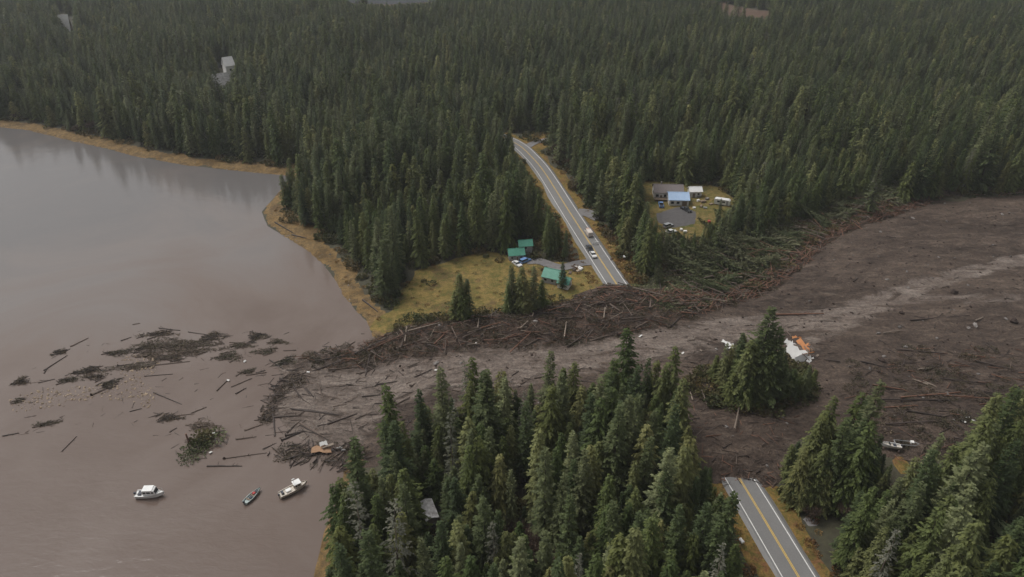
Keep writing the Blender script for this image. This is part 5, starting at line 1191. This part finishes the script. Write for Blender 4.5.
for (a, b2, w, h, an) in ((177, 346, 74, 11, 3), (212, 337, 18, 9, 0), (228, 357, 24, 7, 5), (88, 371, 26, 6, 8), (134, 367, 38, 5, 10), (109, 384, 16, 6, 20), (19, 401, 7, 4, 0), (257, 337, 16, 7, 5), (278, 342, 16, 4, -6), (160, 334, 30, 4, 4), (170, 358, 26, 5, 5), (118, 353, 22, 5, 12), (48, 424, 22, 3, 12), (170, 418, 26, 5, 0), (203, 426, 26, 8, -10), (60, 352, 12, 4, 20), (150, 356, 20, 4, 0), (95, 377, 22, 4, 0), (195, 352, 40, 6, 4), (145, 348, 22, 5, 10), (240, 346, 20, 4, 0), (70, 380, 18, 4, 10), (265, 352, 18, 5, 0), (285, 362, 20, 6, 30), (248, 372, 12, 4, 20)):
    i += 1; raft(a, b2, w, h, an, 'dark floating mat of driftwood and boughs on the muddy inlet', 0, i)
isl = raft(203, 441, 22, 10, 40, 'uprooted green trees floating upright in a mat in the inlet', 1, 77, 'floating_tree_island', .8)
ob = [('bough_clump', SLASHG[0], (2.0, -1.0, .2), 1.6), ('bough_clump', BUSH[0], (-.5, .6, .3), 1.5), ('bough_clump', BUSH[2], (.8, -.2, .5), 1.4), ('bough_clump', SLASHG[1], (-3.2, -2.6, .1), 1.3), ('bough_clump', SLASHG[1], (-5.0, -4.2, 0), 1.0), ('bough_clump', BUSH[1], (-1.8, -1.5, .2), 1.3)]
for nm, me, lc, s in ob: o = link(bpy.data.objects.new(nm, me), isl); o.location = lc; o.scale = (s, s, s)
o = MB(); o.tube([(-3.0, 1.5, 0), (-3.2, 1.6, 3.2)], [.3, .22], 6); o.build('snapped_trunk', 'redlog', isl)
raft(20, 382, 10, 6, 0, 'small dark green floating bough clump at the outer end of the drift line', 1, 78, 'floating_bough_clump', 1.2)
CH = [GP(P, 0) for P in ([(5, 400), (40, 388), (95, 386), (140, 378), (158, 392), (150, 410), (130, 402), (95, 398), (60, 408), (15, 412)], [(115, 362), (140, 352), (160, 362), (150, 380), (125, 384)])]
chips = place_lumps('chips', ((40, 398, .45), (70, 394, .4), (140, 388, .4)), 'wood_chunk', 'tan chunk of wood afloat in the drift line', 'wood')
for P, nm in zip(CH, ('floating_chips', 'floating_chips')):
    spread(nm, P, .62, chips, (.08, .42), .5, 'tan wood chips and foam floating along the drift line', 'wood chips', None, .05)
DL = [GP(P, 0) for P in ([(30, 360), (150, 325), (290, 330), (300, 370), (262, 440), (180, 470), (120, 420), (20, 440)],)]
heap('floating_sticks', DL, 4.5, ['wetlog', 'brownlog'], (.8, 3.5), (.05, .12), 'loose dark sticks drifting over the muddy inlet', 'debris', (20, 50), (-.03, .05), .45, .02, zf=lambda x, y: x*0)
for px0, py0, px1, py1 in ((292, 234, 306, 238), (363, 300, 378, 312), (352, 268, 360, 268), (275, 222, 292, 232), (334, 545, 343, 556), (340, 560, 346, 545)):
    log_between(G(px0, py0, 1), G(px1, py1, 1), .3, 'wetlog', 'dark beached log on the tidal grass', 'log', 'beached logs', lift=.3, name='beached_log')
cover('meadow_tussocks', [MEADOW], 3.4, [rsrc[0], bsrc[1], rsrc[1]], (.2, .6), .35, 'brown and green tussocks dotted over the yellow meadow', 'tussocks', lambda a, b2: sdist(a, b2, MUD) < 0)
def hedge(px, py, s, lb='green bush on the yellow meadow edge'): 
    o = link(bpy.data.objects.new('bush', rnd.choice(BUSH))); o.location = at(px, py); o.scale = (s, s, s); tag(o, lb, 'bush', 'bushes on the meadow')
for (a, b2, s) in ((432, 284, 1.0), (424, 282, .8), (500, 262, 1.1), (486, 258, .9), (546, 300, 1.2), (500, 314, 1.2), (432, 320, 1.6), (440, 318, 1.4), (424, 322, 1.5), (448, 322, 1.2), (548, 308, 1.2), (536, 288, .9), (546, 272, 1.0)): hedge(a, b2, s)

# ------------------------------------------------------------------ the air
hz = MB(); hz.box((0, 600, 64), (2600, 1700, 150)); hz = hz.build('haze', 'rock'); hz['kind'] = 'stuff'; hz['label'] = 'thin damp air over the whole valley'; hz['category'] = 'haze'
hm_ = bpy.data.materials.new('damp_air'); hm_.use_nodes = True; nt = hm_.node_tree; nt.nodes.clear(); out = nt.nodes.new('ShaderNodeOutputMaterial'); pv = nt.nodes.new('ShaderNodeVolumePrincipled')
pv.inputs['Color'].default_value = (.80, .82, .85, 1); pv.inputs['Density'].default_value = .00015; pv.inputs['Anisotropy'].default_value = .2
nt.links.new(pv.outputs[0], out.inputs['Volume']); hz.data.materials.clear(); hz.data.materials.append(hm_)
